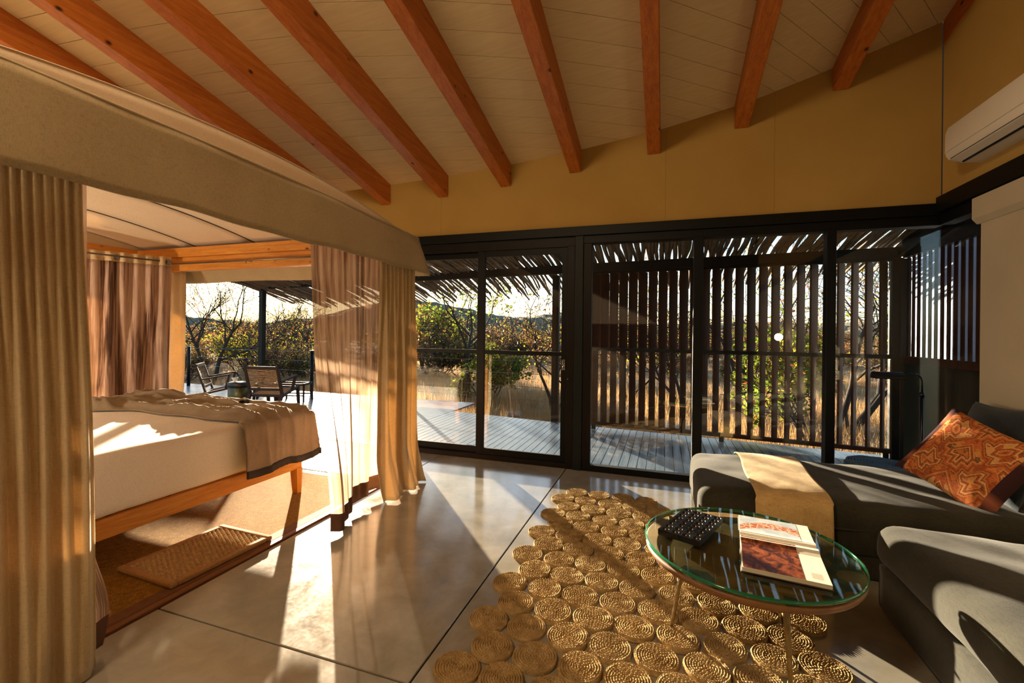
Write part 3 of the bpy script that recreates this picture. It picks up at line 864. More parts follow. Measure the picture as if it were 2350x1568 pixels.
def rounded_box(cx, cy, cz, sx, sy, sz, r, n=(16, 16, 8), puff=0.0, nz=0.0, nf=3.0, seed=0, deform=None):
    b = B(); idx = {}
    nx, ny, nz_ = n
    def vert(i, j, k):
        key = (i, j, k)
        if key in idx: return idx[key]
        p = Vector((-sx+2*sx*i/nx, -sy+2*sy*j/ny, -sz+2*sz*k/nz_))
        q = Vector((max(-sx+r, min(sx-r, p.x)), max(-sy+r, min(sy-r, p.y)), max(-sz+r, min(sz-r, p.z))))
        d = p-q
        nrm = d.normalized() if d.length > 1e-6 else Vector((0, 0, 0))
        if d.length > 1e-6: p = q+nrm*r
        u, v = p.x/sx, p.y/sy
        if k > nz_/2: p.z += puff*(1-u**4)*(1-v**4)
        if nz:
            nn = mnoise.noise(Vector((p.x*nf+seed, p.y*nf, p.z*nf)))+0.5*mnoise.noise(Vector((p.x*nf*2.3, p.y*nf*2.3+seed, p.z*nf*2.3)))
            p += (nrm if nrm.length > 0 else Vector((0, 0, 1)))*nn*nz
        if deform: p = deform(p)
        b.v.append((cx+p.x, cy+p.y, cz+p.z)); idx[key] = len(b.v)-1
        return idx[key]
    for i in range(nx):
        for j in range(ny):
            b.f.append((vert(i, j, 0), vert(i, j+1, 0), vert(i+1, j+1, 0), vert(i+1, j, 0)))
            b.f.append((vert(i, j, nz_), vert(i+1, j, nz_), vert(i+1, j+1, nz_), vert(i, j+1, nz_)))
    for i in range(nx):
        for k in range(nz_):
            b.f.append((vert(i, 0, k), vert(i+1, 0, k), vert(i+1, 0, k+1), vert(i, 0, k+1)))
            b.f.append((vert(i, ny, k), vert(i, ny, k+1), vert(i+1, ny, k+1), vert(i+1, ny, k)))
    for j in range(ny):
        for k in range(nz_):
            b.f.append((vert(0, j, k), vert(0, j, k+1), vert(0, j+1, k+1), vert(0, j+1, k)))
            b.f.append((vert(nx, j, k), vert(nx, j+1, k), vert(nx, j+1, k+1), vert(nx, j, k+1)))
    b.mi = [0]*len(b.f)
    return b
mx = rounded_box(0, 0, 0.178, (BX1-BX0)/2+0.002, (BY1-BY0)/2+0.004, 0.178, 0.045, (40, 40, 10), 0.006, 0.004, 4.0, 3)
o = mx.build('mattress', 'white_sheet', None, True); o.location = ((BX0+BX1)/2, (BY0+BY1)/2, 0.329)
tag(o, 'thick mattress under a white fitted sheet on the pine bed', 'mattress')
# blanket
L_top = 2.02; L_drop = 0.375
def blanket(u, v):
    d = u*(L_top+L_drop)
    x_al = -4.95+d
    yn = 2.50-0.05*math.sin(x_al*2.1)+0.05*mnoise.noise(Vector((x_al*2.5, 0, 5)))
    if x_al < -4.2: yn -= 0.10*sstep((-4.2-x_al)/0.5)
    if d > L_top-0.1: yn = lerp(yn, 2.455, sstep((d-L_top+0.1)/0.12))
    yf = 3.11
    side = 0.16
    W = (yf-yn)+side
    s = v*W
    ridge = 1-abs(mnoise.noise(Vector((x_al*0.9+2, (yn+s)*6.5, 4.0))))*2.2
    ridge2 = 1-abs(mnoise.noise(Vector((x_al*2.2, (yn+s)*11, 9.0))))*2.2
    fold = 0.050*max(0, ridge)**2 + 0.028*max(0, ridge2)**2 + 0.03*mnoise.noise(Vector((x_al*4+1, s*4, 8.0)))
    fold += 0.05*sstep((-4.0-x_al)/0.6)*abs(mnoise.noise(Vector((x_al*3, s*5, 1.0))))
    fold = max(-0.004, fold)
    edge = sstep(s/0.05)
    if d <= L_top:
        x = x_al; z = 0.700; ox = 0
        hgt = fold
    else:
        k = d-L_top
        rr = 0.045
        if k < rr*1.57:
            a_ = k/rr; x = -2.93+rr*math.sin(a_)-0.0; z = 0.700-rr*(1-math.cos(a_))
        else:
            x = -2.93+rr+0.04*(k-rr*1.57); z = 0.700-rr-(k-rr*1.57)
        hgt = 0; ox = 0.35*fold+0.01
        x += ox
    if s <= yf-yn:
        y = yn+s
        if d <= L_top: z += hgt*edge*0.95+0.006
    else:
        k = s-(yf-yn)
        y = yf+0.03*math.sin(min(1, k/0.04)*1.57)+0.01*math.sin(x*9)
        z2 = -max(0, k-0.02)
        if d <= L_top: z += z2+0.004
        else: y += 0.03*(0.7-z)/0.3; z += 0
    if d > L_top+0.1:  # spread a little at the bottom corner
        y = lerp(y, 2.46+(y-2.46)*1.02, (d-L_top)/L_drop)
        z += 0.012*math.sin(y*14)*((d-L_top)/L_drop)
    return Vector((x, y, z))
bl = thing('blanket', 'rumpled taupe blanket with dark hem trailing over the foot of the bed', 'blanket', (-3.8, 2.8, 0.70))
inv = Matrix.Translation((3.8, -2.8, -0.70))
o = cloth_obj('cloth', blanket, 'taupe_blanket', bl, 170, 90, wid=1, hei=1, thick=0.010); o.matrix_parent_inverse = inv
def hemf(u, v):
    p = blanket(1.0, u); return Vector((p.x+0.008, p.y, p.z+0.004-0.055*(v-0.25)))
o = cloth_obj('hem', hemf, 'blanket_hem', bl, 60, 3, thick=0.014); o.matrix_parent_inverse = inv
def hemc(u, v):
    y = lerp(3.02, 3.12, v); x = lerp(-3.62, -3.50, u)
    return Vector((x+0.03*v, y, 0.735+0.035*math.sin(3.14*u)*(1-v)+0.012*v))
o = cloth_obj('turned_corner', hemc, 'blanket_hem', bl, 8, 6, thick=0.008); o.matrix_parent_inverse = inv

# ================================================================ RUG OF JUTE COILS
def coil_mesh(seed):
    rr = random.Random(seed)
    R = 0.0965; pitch = 0.0110; nr = 40; na = 80
    vs = [(0, 0, 0.019)]; fs = []
    ecc = rr.uniform(-0.03, 0.03)
    for i in range(1, nr+1):
        r = R*i/nr
        for k in range(na):
            th = 2*math.pi*k/na
            ph = r/pitch - th/(2*math.pi)
            ring = math.floor(ph); fr = ph-ring
            ridge = math.sqrt(max(0, 1-(2*fr-1)**2))
            nb = max(5, int(2*math.pi*(ring+0.5)*pitch/0.0125))
            br = abs(math.sin(nb*th*0.5+ring*1.7+ (fr-0.5)*2.2))
            z = 0.006+0.0165*ridge*(0.42+0.58*br)
            z += 0.002*mnoise.noise(Vector((r*60*math.cos(th)+seed, r*60*math.sin(th), 0)))
            rad = r*(1+ecc*math.cos(2*th)+0.012*mnoise.noise(Vector((math.cos(th)*1.5+seed*3, math.sin(th)*1.5, 0.2))))
            if i == nr: z = 0.0; rad *= 0.99
            elif i == nr-1: z = min(z, 0.013)
            vs.append((rad*math.cos(th), rad*math.sin(th), z))
    for k in range(na): fs.append((0, 1+k, 1+(k+1) % na))
    for i in range(nr-1):
        for k in range(na):
            k2 = (k+1) % na
            fs.append((1+i*na+k, 1+(i+1)*na+k, 1+(i+1)*na+k2, 1+i*na+k2))
    b = B(); b.add(vs, fs)
    me = bpy.data.meshes.new('coil'); me.from_pydata(b.v, [], b.f); me.materials.append(MATS['jute'])
    me.polygons.foreach_set('use_smooth', [True]*len(me.polygons)); me.update()
    return me
coils = [coil_mesh(s) for s in (1, 2, 3)]
rug = thing('jute_rug', 'rug of round coiled jute discs sewn together under the coffee table', 'rug', (-0.05, 2.4, 0.001))
rr = random.Random(4)
for row in range(16):
    y = 3.889-0.1692*row
    x0 = -0.702 if row % 2 == 0 else -0.792
    for k in range(8):
        xx, yy = x0+0.1945*k, y
        if xx > 0.05 and yy > 2.95: continue
        o = link('coil', coils[rr.randrange(3)], rug)
        o.location = (x0+0.1945*k+rr.uniform(-0.004, 0.004)+0.05, y-2.4+rr.uniform(-0.004, 0.004), 0.0)
        o.rotation_euler = (rr.uniform(-0.03, 0.03), rr.uniform(-0.03, 0.03), rr.uniform(0, 6.28))
        s = rr.uniform(0.97, 1.03); o.scale = (s, s, rr.uniform(0.9, 1.15))

# ================================================================ SOFA
def sofa_def(p):
    return p
sf = thing('sofa_chaise', 'grey linen daybed sofa standing in front of the windows', 'sofa', (1.15, 3.57, 0))
o = rounded_box(0, 0, 0.275, 0.93, 0.50, 0.155, 0.085, (48, 30, 10), 0.018, 0.010, 3.2, 1).build('seat_cushion', 'sofa_linen', sf, True)
o = rounded_box(0, 0, 0.085, 0.90, 0.47, 0.085, 0.02, (20, 12, 6), 0, 0.003, 4, 2).build('base', 'sofa_linen', sf, True)
# tucked corner folds and seam along the cushion
sm_ = B()
for sgn in (-1,):
    sm_.tube([(-0.93+0.01, -0.47+0.94*k/20, 0.30+0.008*math.sin(k)) for k in range(21)], 0.006, 6)
    sm_.tube([(-0.90+1.8*k/30, -0.503, 0.295+0.006*math.sin(k*0.9)) for k in range(31)], 0.006, 6)
sm_.build('piping', 'sofa_linen', sf, True)
s2 = thing('corner_sofa', 'deep grey linen sofa seat filling the lower right corner', 'sofa', (1.585, 1.72, 0))
o = rounded_box(0, 0, 0.33, 0.53, 1.13, 0.105, 0.075, (30, 60, 8), 0.035, 0.014, 3.0, 9).build('seat_cushion', 'sofa_linen', s2, True)
o = rounded_box(0, 0, 0.115, 0.515, 1.12, 0.115, 0.02, (14, 30, 6), 0, 0.003, 4, 5).build('base', 'sofa_linen', s2, True)
sm_ = B()
sm_.tube([(-0.505, -1.08+2.16*k/40, 0.402+0.006*math.sin(k*0.8)) for k in range(41)], 0.006, 6)
sm_.build('piping', 'sofa_linen', s2, True)
# cushions
def pillow(w, h, tck, n=26, seed=0):
    b = B(); uv = []
    for side in (1, -1):
        o0 = len(b.v)
        for j in range(n+1):
            for i in range(n+1):
                u = -1+2*i/n; v = -1+2*j/n
                x = u*w/2*(1-0.07*(1-v*v)+0.02*v*v); y = v*h/2*(1-0.07*(1-u*u)+0.02*u*u)
                e = max(0, (1-u*u)*(1-v*v))**0.42
                z = side*tck/2*e
                z += 0.010*mnoise.noise(Vector((u*2.3+seed, v*2.3, side)))*min(1, e*2)
                b.v.append((x, y, z)); uv.append((i/n, j/n))
        for j in range(n):
            for i in range(n):
                q = (o0+j*(n+1)+i, o0+j*(n+1)+i+1, o0+(j+1)*(n+1)+i+1, o0+(j+1)*(n+1)+i)
                b.f.append(q if side == 1 else q[::-1])
    b.mi = [0]*len(b.f)
    return b, uv
def place(o, pos, normal, upv, roll=0):
    z = Vector(normal).normalized(); u = Vector(upv)
    x = u.cross(z).normalized(); y = z.cross(x)
    m = Matrix((x, y, z)).transposed().to_4x4()
    o.matrix_world = Matrix.Translation(pos) @ m @ Matrix.Rotation(roll, 4, 'Z')
b, uv = pillow(0.62, 0.60, 0.20, seed=2)
o = b.build('back_cushion', 'dark_cushion', None, True, uv); place(o, (1.965, 3.62, 0.70), (-0.93, -0.05, 0.34), (0, 0, 1), 0.06)
tag(o, 'dark blue-grey cushion leaning on the wall behind the kilim cushion', 'cushion')
b, uv = pillow(0.52, 0.50, 0.21, seed=5)
o = b.build('kilim_cushion', 'kilim', None, True, uv); place(o, (1.745, 3.43, 0.665), (-0.62, -0.60, 0.50), (0, 0, 1), -0.42)
tag(o, 'rust and orange kilim-patterned cushion on the daybed sofa', 'cushion')
# throw
def throw(u, v):
    # v along the runner: from the back edge over the top and down the front
    Lb, Lt, Lf = 0.10, 1.0, 0.27
    d = v*(Lb+Lt+Lf)
    xo = lerp(0.555, 0.955, u)
    w = 0.010*mnoise.noise(Vector((xo*5, d*5, 1)))
    ztop = 0.462+0.016*math.sin(math.pi*min(1, max(0, (d-Lb)/Lt)))
    if d < Lb:
        return Vector((xo+0.02, 4.085, ztop-0.02-(Lb-d)))
    d -= Lb
    if d < Lt:
        k = d/Lt
        y = 4.085-k*1.035
        z = ztop-0.035*(abs(2*k-1)**9)
        return Vector((xo-0.02*k+0.012*math.sin(d*7), y, z+0.35*abs(w)))
    d -= Lt
    return Vector((xo-0.02+0.03*d, 3.048-0.012*math.sin(min(1, d/0.05)*1.57)-0.3*abs(w), ztop-0.035-d-0.012*math.sin(u*6)*d))
o = cloth_obj('cloth_dummy', throw, 'throw_cloth', None, 40, 70, thick=0.008); o.name = 'throw'
tag(o, 'mustard woven throw laid across the grey daybed sofa', 'throw')

# ================================================================ COFFEE TABLE
TX, TY, TH = 0.364, 2.263, 0.445
ct = thing('coffee_table', 'round coffee table with hammered top, glass cover and slim brass legs', 'table', (TX, TY, 0.02))
RT = 0.438
B().lathe([(0.40, TH-0.062), (0.428, TH-0.058), (0.434, TH-0.048), (0.434, TH-0.036), (0.428, TH-0.032)], 64).build('table_top', 'table_rim', ct, True)
hm = B()
def hfun(u, v):
    r = 0.426*v; th = 2*math.pi*u
    return (r*math.cos(th), r*math.sin(th), TH-0.0335)
# hammered facets: real shallow dimples
hv = []; hf = []; rr = random.Random(12)
sites = [(rr.uniform(-0.43, 0.43), rr.uniform(-0.43, 0.43)) for _ in range(90)]
sites = np.array(sites)
nx = 90
def hz(x, y):
    d = np.sqrt(((sites-np.array((x, y)))**2).sum(1)); d.sort()
    return min(0.010, 1.1*(d[0]**2)*1.2)
for i in range(46):
    r = 0.427*i/45
    for k in range(96):
        th = 2*math.pi*k/96
        x, y = r*math.cos(th), r*math.sin(th)
        hv.append((x, y, TH-0.0325+hz(x, y)*0.9-0.004))
for i in range(45):
    for k in range(96):
        hf.append((i*96+k, (i+1)*96+k, (i+1)*96+(k+1) % 96, i*96+(k+1) % 96))
hm.add(hv, hf).build('hammered_plate', 'hammered_top', ct, True)
gl_ = B().lathe([(RT-0.002, TH-0.022), (RT, TH-0.020), (RT, TH-0.010), (RT-0.002, TH-0.008)], 72)
gtop = B()
gtop.lathe([(RT-0.006, TH-0.0215), (RT-0.006, TH-0.0085)], 72)
gtop.build('glass_cover', 'table_glass', ct)
ge = B(); n = 72; vs = []; fs = []
for (r, z) in ((RT-0.006, TH-0.0215), (RT, TH-0.0195), (RT, TH-0.0105), (RT-0.006, TH-0.0085)):
    for k in range(n): vs.append((r*math.cos(2*math.pi*k/n), r*math.sin(2*math.pi*k/n), z))
for i in range(3):
    for k in range(n): fs.append((i*n+k, i*n+(k+1) % n, (i+1)*n+(k+1) % n, (i+1)*n+k))
ge.add(vs, fs).build('glass_edge', 'glass_edge', ct, True)
sp = B()
for k in range(3):
    a_ = k*2.094+0.4; sp.lathe([(0.010, TH-0.036), (0.010, TH-0.021)], 10, (0.40*math.cos(a_), 0.40*math.sin(a_), 0))
sp.build('spacer', 'brass_leg', ct)
rr = random.Random(3)
for a0, rb, rt in ((math.radians(180), 0.315, 0.25), (math.radians(-71), 0.33, 0.29), (math.radians(60), 0.33, 0.26)):
    pts = []
    for k in range(9):
        q = k/8; r = lerp(rb, rt, q)
        pts.append((r*math.cos(a0)+rr.uniform(-.0015, .0015), r*math.sin(a0)+rr.uniform(-.0015, .0015), lerp(0.0, TH-0.06, q)))
    B().tube(pts, [lerp(0.0085, 0.0125, k/8)+rr.uniform(-.001, .001) for k in range(9)], 7).build('leg', 'brass_leg', ct, False)

# game board (4 x 8 pits)
TZ = 0.02+TH-0.008
A_ = np.array((-0.02, 2.236)); Bq = np.array((0.151, 2.162)); D_ = np.array((0.124, 2.567))
ax = Vector((Bq[0]-A_[0], Bq[1]-A_[1], 0)); ay = Vector((D_[0]-A_[0], D_[1]-A_[1], 0))
cen = (A_+np.array((0.297, 2.471)))/2
gw, gl2 = 0.188, 0.345
gb = thing('game_board', 'black game board with four rows of round pits on the coffee table', 'game board', (cen[0], cen[1], TZ), math.atan2(ay.y, ay.x)-math.pi/2+0.02)
HB = 0.026
for half in (0, 1):
    b = B(); cw = gw/4; cl = gl2/8
    x00 = -gw/2+half*gw/2
    for i in range(2):
        for j in range(8):
            cx_, cy_ = x00+(i+0.5)*cw, -gl2/2+(j+0.5)*cl
            m = 16; hw, hl = cw/2, cl/2
            ring0 = []
            for k in range(m):
                th = 2*math.pi*k/m; c_, s_ = math.cos(th), math.sin(th)
                q = 1/max(abs(c_), abs(s_)); ring0.append((cx_+hw*c_*q, cy_+hl*s_*q, HB))
            rings = [ring0]
            for rad, z in ((0.88, HB), (0.80, HB-0.004), (0.62, HB-0.011), (0.34, HB-0.016)):
                rings.append([(cx_+hw*rad*math.cos(2*math.pi*k/m), cy_+hl*rad*math.sin(2*math.pi*k/m), z) for k in range(m)])
            vs = [p for rg_ in rings for p in rg_]+[(cx_, cy_, HB-0.0175)]
            fs = []
            for q in range(len(rings)-1):
                for k in range(m): fs.append((q*m+k, (q+1)*m+k, (q+1)*m+(k+1) % m, q*m+(k+1) % m)[::-1])
            for k in range(m): fs.append(((len(rings)-1)*m+k, (len(rings)-1)*m+(k+1) % m, len(rings)*m))
            b.add(vs, fs)
    x0, x1 = x00, x00+gw/2; y0, y1 = -gl2/2, gl2/2
    b.add([(x0, y0, 0), (x1, y0, 0), (x1, y1, 0), (x0, y1, 0), (x0, y0, HB), (x1, y0, HB), (x1, y1, HB), (x0, y1, HB)],
          [(3, 2, 1, 0), (0, 1, 5, 4), (1, 2, 6, 5), (2, 3, 7, 6), (3, 0, 4, 7)])
    o = b.build('board_half', 'black_gloss', gb, True); smooth_angle(o, 35)
    o.location.x = 0.0012*(1 if half else -1)
bead_me = None
rr = random.Random(8)
gm = Matrix.Translation(gb.location) @ Matrix.Rotation(gb.rotation_euler.z, 4, 'Z')
for i in range(4):
    for j in range(8):
        if rr.random() < 0.72:
            if bead_me is None:
                bb = B(); bb.lathe([(0.0005, -0.006), (0.0042, -0.0042), (0.006, 0), (0.0042, 0.0042), (0.0005, 0.006)], 10)
                bo_ = bb.build('game_bead', 'black_gloss', None, True); bead_me = bo_.data
            else: bo_ = link('game_bead', bead_me)
            bo_.location = gm @ Vector((-gw/2+(i+0.5)*gw/4+rr.uniform(-.004, .004), -gl2/2+(j+0.5)*gl2/8+rr.uniform(-.004, .004), HB-0.0095))
            tag(bo_, 'small glossy black bead lying in a pit of the game board', 'bead', 'beads in the game board pits')

# open book
bk = thing('open_book', 'large open picture book with a wildlife photo and a rock photo', 'book', (0.495, 2.30, TZ), math.radians(-7.0))
W_, H1, H2 = 0.30, 0.268, 0.325      # width along x, far page height, near page height
def page_block(y0, y1, zspine, zfar, name):
    b = B(); n = 14
    prof = []
    for k in range(n+1):
        q = k/n; y = lerp(y0, y1, q)
        z = 0.004+lerp(zspine, zfar, q**0.6)+0.009*math.exp(-((q-0.12)/0.10)**2)
        if q < 0.04: z -= 0.008
        prof.append((y, z))
    vs = []
    for x in (-W_/2, W_/2):
        for y, z in prof: vs.append((x, y, z))
        for y, z in prof: vs.append((x, y, 0.004))
    m = n+1; fs = []; mi = []
    s = 1 if y1 > y0 else -1
    for k in range(n):
        q = (k, k+1, 2*m+k+1, 2*m+k); fs.append(q[::-1] if s > 0 else q); mi.append(0)
        q = (m+k, m+k+1, 3*m+k+1, 3*m+k); fs.append(q if s > 0 else q[::-1]); mi.append(1)
        fs.append((k, m+k, m+k+1, k+1)); mi.append(1)
        fs.append((2*m+k, 2*m+k+1, 3*m+k+1, 3*m+k)); mi.append(1)
    fs.append((n, m+n, 3*m+n, 2*m+n)); mi.append(1)
    b.v = vs; b.f = fs; b.mi = mi
    o = b.build(name, ['paper', 'page_edge'], bk)
    return prof
p1 = page_block(0.002, H1, 0.012, 0.009, 'page_block')
p2 = page_block(-0.002, -H2, 0.016, 0.016, 'page_block')
B().bbox(-W_/2-0.004, W_/2+0.004, -H2-0.004, H1+0.004, 0.0, 0.0035, 0.001, 1).build('cover', 'book_cover', bk)
def print_on(prof, x0, x1, y0, y1, mat_, name):
    ys_ = np.linspace(y0, y1, 14); py = np.array([p[0] for p in prof]); pz = np.array([p[1] for p in prof])
    o_ = np.argsort(py); b = B(); uv = []
    for j, y in enumerate(ys_):
        z = float(np.interp(y, py[o_], pz[o_]))+0.0006
        for i, x in enumerate((x0, x1)):
            b.v.append((x, float(y), z)); uv.append((i, j/13))
    for j in range(13): b.f.append((2*j, 2*j+1, 2*j+3, 2*j+2))
    b.mi = [0]*len(b.f)
    return b.build(name, mat_, bk, False, uv)
print_on(p1, -W_/2+0.002, W_/2-0.05, 0.035, H1-0.003, 'photo_wildlife', 'wildlife_photo')
print_on(p2, -W_/2+0.004, W_/2-0.085, -H2+0.003, -0.03, 'photo_rock', 'rock_photo')
for k in range(6):
    print_on(p2, W_/2-0.06, W_/2-0.022, -H2+0.03+0.008*k, -H2+0.032+0.008*k, 'ink', 'caption_line')

# ================================================================ FLOOR LAMP, AIR CONDITIONER, GLOBE LAMP
fl_ = thing('floor_lamp', 'black reading floor lamp between the daybed sofa and the corner window', 'lamp', (1.885, 4.27, 0.0))
B().lathe([(0.12, 0.0), (0.12, 0.012), (0.10, 0.018), (0.014, 0.022)], 28).build('base', 'lamp_black', fl_, True)
pts = [(0, 0, 0.02), (0, 0, 0.5), (0, 0, 0.98)]
B().tube(pts, 0.0125, 10).build('pole', 'lamp_black', fl_, True)
arm = [Vector((0, 0, 0.96)), Vector((0, 0, 1.06))]+[bez([(0, 0, 1.06), (0, 0, 1.122), (-0.06, 0, 1.118)], k/6) for k in range(1, 7)]+[Vector((-0.13, 0, 1.116))]
B().tube(arm, 0.0075, 8).build('arm', 'lamp_black', fl_, True)
B().lathe([(0.016, 0.945), (0.016, 0.985)], 12).build('collar', 'lamp_black', fl_, True)
hd_ = B(); n = 14
vs = []; fs = []
for x in (-0.315, -0.125):
    for k in range(n+1):
        th = math.pi*k/n
        vs.append((x, 0.05*math.cos(th), 1.085+0.048*math.sin(th)))
    for k in range(n+1):
        th = math.pi*k/n
        vs.append((x, 0.046*math.cos(th), 1.079+0.044*math.sin(th)))
m = n+1
for k in range(n):
    fs += [(k, k+1, 2*m+k+1, 2*m+k), (m+k, 3*m+k, 3*m+k+1, m+k+1), (k, m+k, m+k+1, k+1), (2*m+k, 2*m+k+1, 3*m+k+1, 3*m+k)]
fs += [(0, 2*m, 3*m, m), (n, m+n, 3*m+n, 2*m+n), tuple(range(m, 2*m)), tuple(range(3*m, 4*m))[::-1]]
o = hd_.add(vs, fs).build('shade', 'lamp_black', fl_, True); smooth_angle(o, 40)

ac = thing('air_conditioner', 'cream wall-mounted split air conditioner on the right wall', 'air conditioner', (XR, 3.62, 2.66))
prof = [(0.006, 0.30), (-0.05, 0.302), (-0.155, 0.292), (-0.19, 0.272), (-0.205, 0.23), (-0.207, 0.10), (-0.200, 0.066), (-0.182, 0.038), (-0.10, 0.010), (0.006, 0.004)]
ya, yb = -0.49, 0.49
n = len(prof); b = B(); ns = 6
vs = []
for y, k in ((ya, 0.97), (ya+0.015, 1.0), (yb-0.015, 1.0), (yb, 0.97)):
    for x, z in prof: vs.append((x*k if x < 0 else x, y, 0.152+(z-0.152)*k))
fs = [tuple(range(n))[::-1], tuple(range(3*n, 4*n))]
for s in range(3):
    for i in range(n): fs.append((s*n+i, s*n+(i+1) % n, (s+1)*n+(i+1) % n, (s+1)*n+i))
o = b.add(vs, fs).build('body', 'ac_plastic', ac, True); smooth_angle(o, 30)
B().beam((-0.152, ya+0.05, 0.0245), (-0.152, yb-0.04, 0.0245), 0.058, 0.004, (0.33, 0, 0.94)).build('louvre', 'ac_plastic', ac)
B().beam((-0.115, ya+0.05, 0.011), (-0.115, yb-0.04, 0.011), 0.012, 0.008, (0.33, 0, 0.94)).build('outlet_slot', 'ac_dark', ac)
B().beam((-0.186, ya+0.05, 0.0405), (-0.186, yb-0.04, 0.0405), 0.003, 0.003).build('louvre_gap', 'ac_dark', ac)
B().beam((-0.209, ya+0.01, 0.092), (-0.209, yb-0.01, 0.092), 0.004, 0.003).build('panel_seam', 'ac_plastic', ac)

# ================================================================ DECK
DKZ = -0.03
def edge_y(x): return 6.70-0.10*x if x > -1.2 else 6.82-0.155*(x+1.2)
dk = thing('deck', 'weathered timber deck, sky blue put into its colour, running outside the whole glass wall', 'deck', (-2.0, 6.0, -0.06))
inv = Matrix.Translation((2.0, -6.0, 0.06))
XB = -3.6
bpitch = 0.0955
x = XB
i = 0
while x < 3.3:
    y1 = edge_y(x+0.04)+0.16
    b = B()
    y0 = YW+0.12
    x1 = x+bpitch-0.008
    b.add(*quadwall(x, x1, y0, y1, DKZ-0.028, DKZ, DKZ))
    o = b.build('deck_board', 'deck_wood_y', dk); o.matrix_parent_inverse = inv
    x += bpitch
y = YW+0.17
while y < 8.35:
    x1 = XB-0.01
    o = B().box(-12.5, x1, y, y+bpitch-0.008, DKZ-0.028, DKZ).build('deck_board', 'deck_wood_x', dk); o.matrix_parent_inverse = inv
    y += bpitch
sb = B()
for yy in (5.0, 6.2, 7.4): sb.box(-12.4, -3.7, yy, yy+0.06, -0.20, -0.058)
for yy in (5.0, 6.2): sb.box(-3.58, 3.2, yy, yy+0.06, -0.20, -0.058)
for xx in (-11.5, -9, -6.5, -4.2, -2, 0.5, 2.8):
    for yy in (5.03, 6.23): sb.box(xx-0.05, xx+0.05, yy-0.05, yy+0.05, -0.62, -0.20)
o = sb.build('bearers', 'dark_bronze', dk); o.matrix_parent_inverse = inv

# railing
rl = thing('deck_railing', 'low railing of dark round posts and thin wires at the deck edge', 'railing', (-7.4, 8.0, DKZ))
posts = [(-11.3, 8.05), (-7.42, 8.02), (-4.6, 7.50)]
for x, y in posts:
    o = B().tube([(x+7.4, y-8.0, 0), (x+7.4, y-8.0, 0.98)], 0.038, 12).build('post', 'black_steel', rl, True)
for z in (0.3, 0.52, 0.74, 0.95):
    pts = [(posts[0][0]+7.4, posts[0][1]-8, z), (-8.9+7.4, 0.03, z), (posts[1][0]+7.4, posts[1][1]-8, z), (posts[2][0]+7.4, posts[2][1]-8, z), (-1.8+7.4, 7.2-8, z)]
    B().tube(pts, 0.004, 5).build('wire', 'wire', rl)

# pergola
pg = thing('pergola', 'pergola roofed with irregular wooden poles on black steel beams', 'pergola', (-2.0, 6.4, DKZ))
inv = Matrix.Translation((2.0, -6.4, -DKZ))
def pgp(b, nm, m, sm=False):
    o = b.build(nm, m, pg, sm); o.matrix_parent_inverse = inv; return o
PGY = lambda x: 6.70-0.10*x if x > -1.0 else 6.80-0.149*(x+1.0)
pgp(B().beam((2.62, PGY(2.62), 2.40), (-1.0, PGY(-1.0), 2.40), 0.10, 0.125), 'edge_beam', 'black_steel')
pgp(B().beam((-1.0, PGY(-1.0), 2.40), (-8.9, 7.95, 2.40), 0.10, 0.125), 'edge_beam', 'black_steel')
for xx in (-8.8,):
    pgp(B().beam((xx, 7.95, 2.42), (xx, YW+0.22, 2.80), 0.10, 0.12), 'cross_beam', 'black_steel')
for xx, s in ((-1.35, -0.05), (2.62, 0)):
    pgp(B().beam((xx, PGY(xx), 2.40), (xx+s, YW+0.2, 2.66), 0.08, 0.10), 'cross_beam', 'black_steel')
for xx, yy in ((-8.8, 7.95), (-1.66, 7.12), (2.60, 6.47)):
    pgp(B().bbox(xx-0.055, xx+0.055, yy-0.055, yy+0.055, DKZ, 2.34, 0.004, 1), 'post', 'black_steel')
rr = random.Random(77)
pole_me = []
for k in range(14):
    L = 1.0
    pts = []; rad = []
    a1, a2, p1_, p2_ = rr.uniform(.006, .02), rr.uniform(.004, .012), rr.uniform(0, 6), rr.uniform(0, 6)
    for q in range(15):
        s_ = q/14
        yy = s_*4.3
        droop = -0.035*max(0, yy-2.1)**2*rr.uniform(0.9, 1.1)
        pts.append((a1*math.sin(yy*1.7+p1_)+a2*math.sin(yy*4.1+p2_), yy, a2*math.sin(yy*2.6+p1_)+droop))
        rad.append((0.030 if s_ < 0.5 else lerp(0.030, 0.013, (s_-0.5)*2))*rr.uniform(0.86, 1.12))
    b = B().tube(pts, rad, 6)
    me = bpy.data.meshes.new('pole'); me.from_pydata(b.v, [], b.f); me.materials.append(MATS['pole_wood'])
    me.polygons.foreach_set('use_smooth', [True]*len(me.polygons)); me.update()
    pole_me.append(me)
x = -8.95
cnt = 0
while x < 2.75:
    step = rr.uniform(0.037, 0.047)
    o = link('pole', pole_me[rr.randrange(14)], pg); o.matrix_parent_inverse = inv
    end = PGY(x)+rr.uniform(0.7, 1.9)
    sl = (end-(YW+0.20))/4.3
    o.location = (x, YW+0.20, 2.765+rr.uniform(-0.012, 0.02))
    o.scale = (1, sl, 1)
    o.rotation_euler = (math.radians(-6.9)+rr.uniform(-.006, .006), 0, rr.uniform(-0.02, 0.02))
    x += step; cnt += 1
print('poles', cnt)

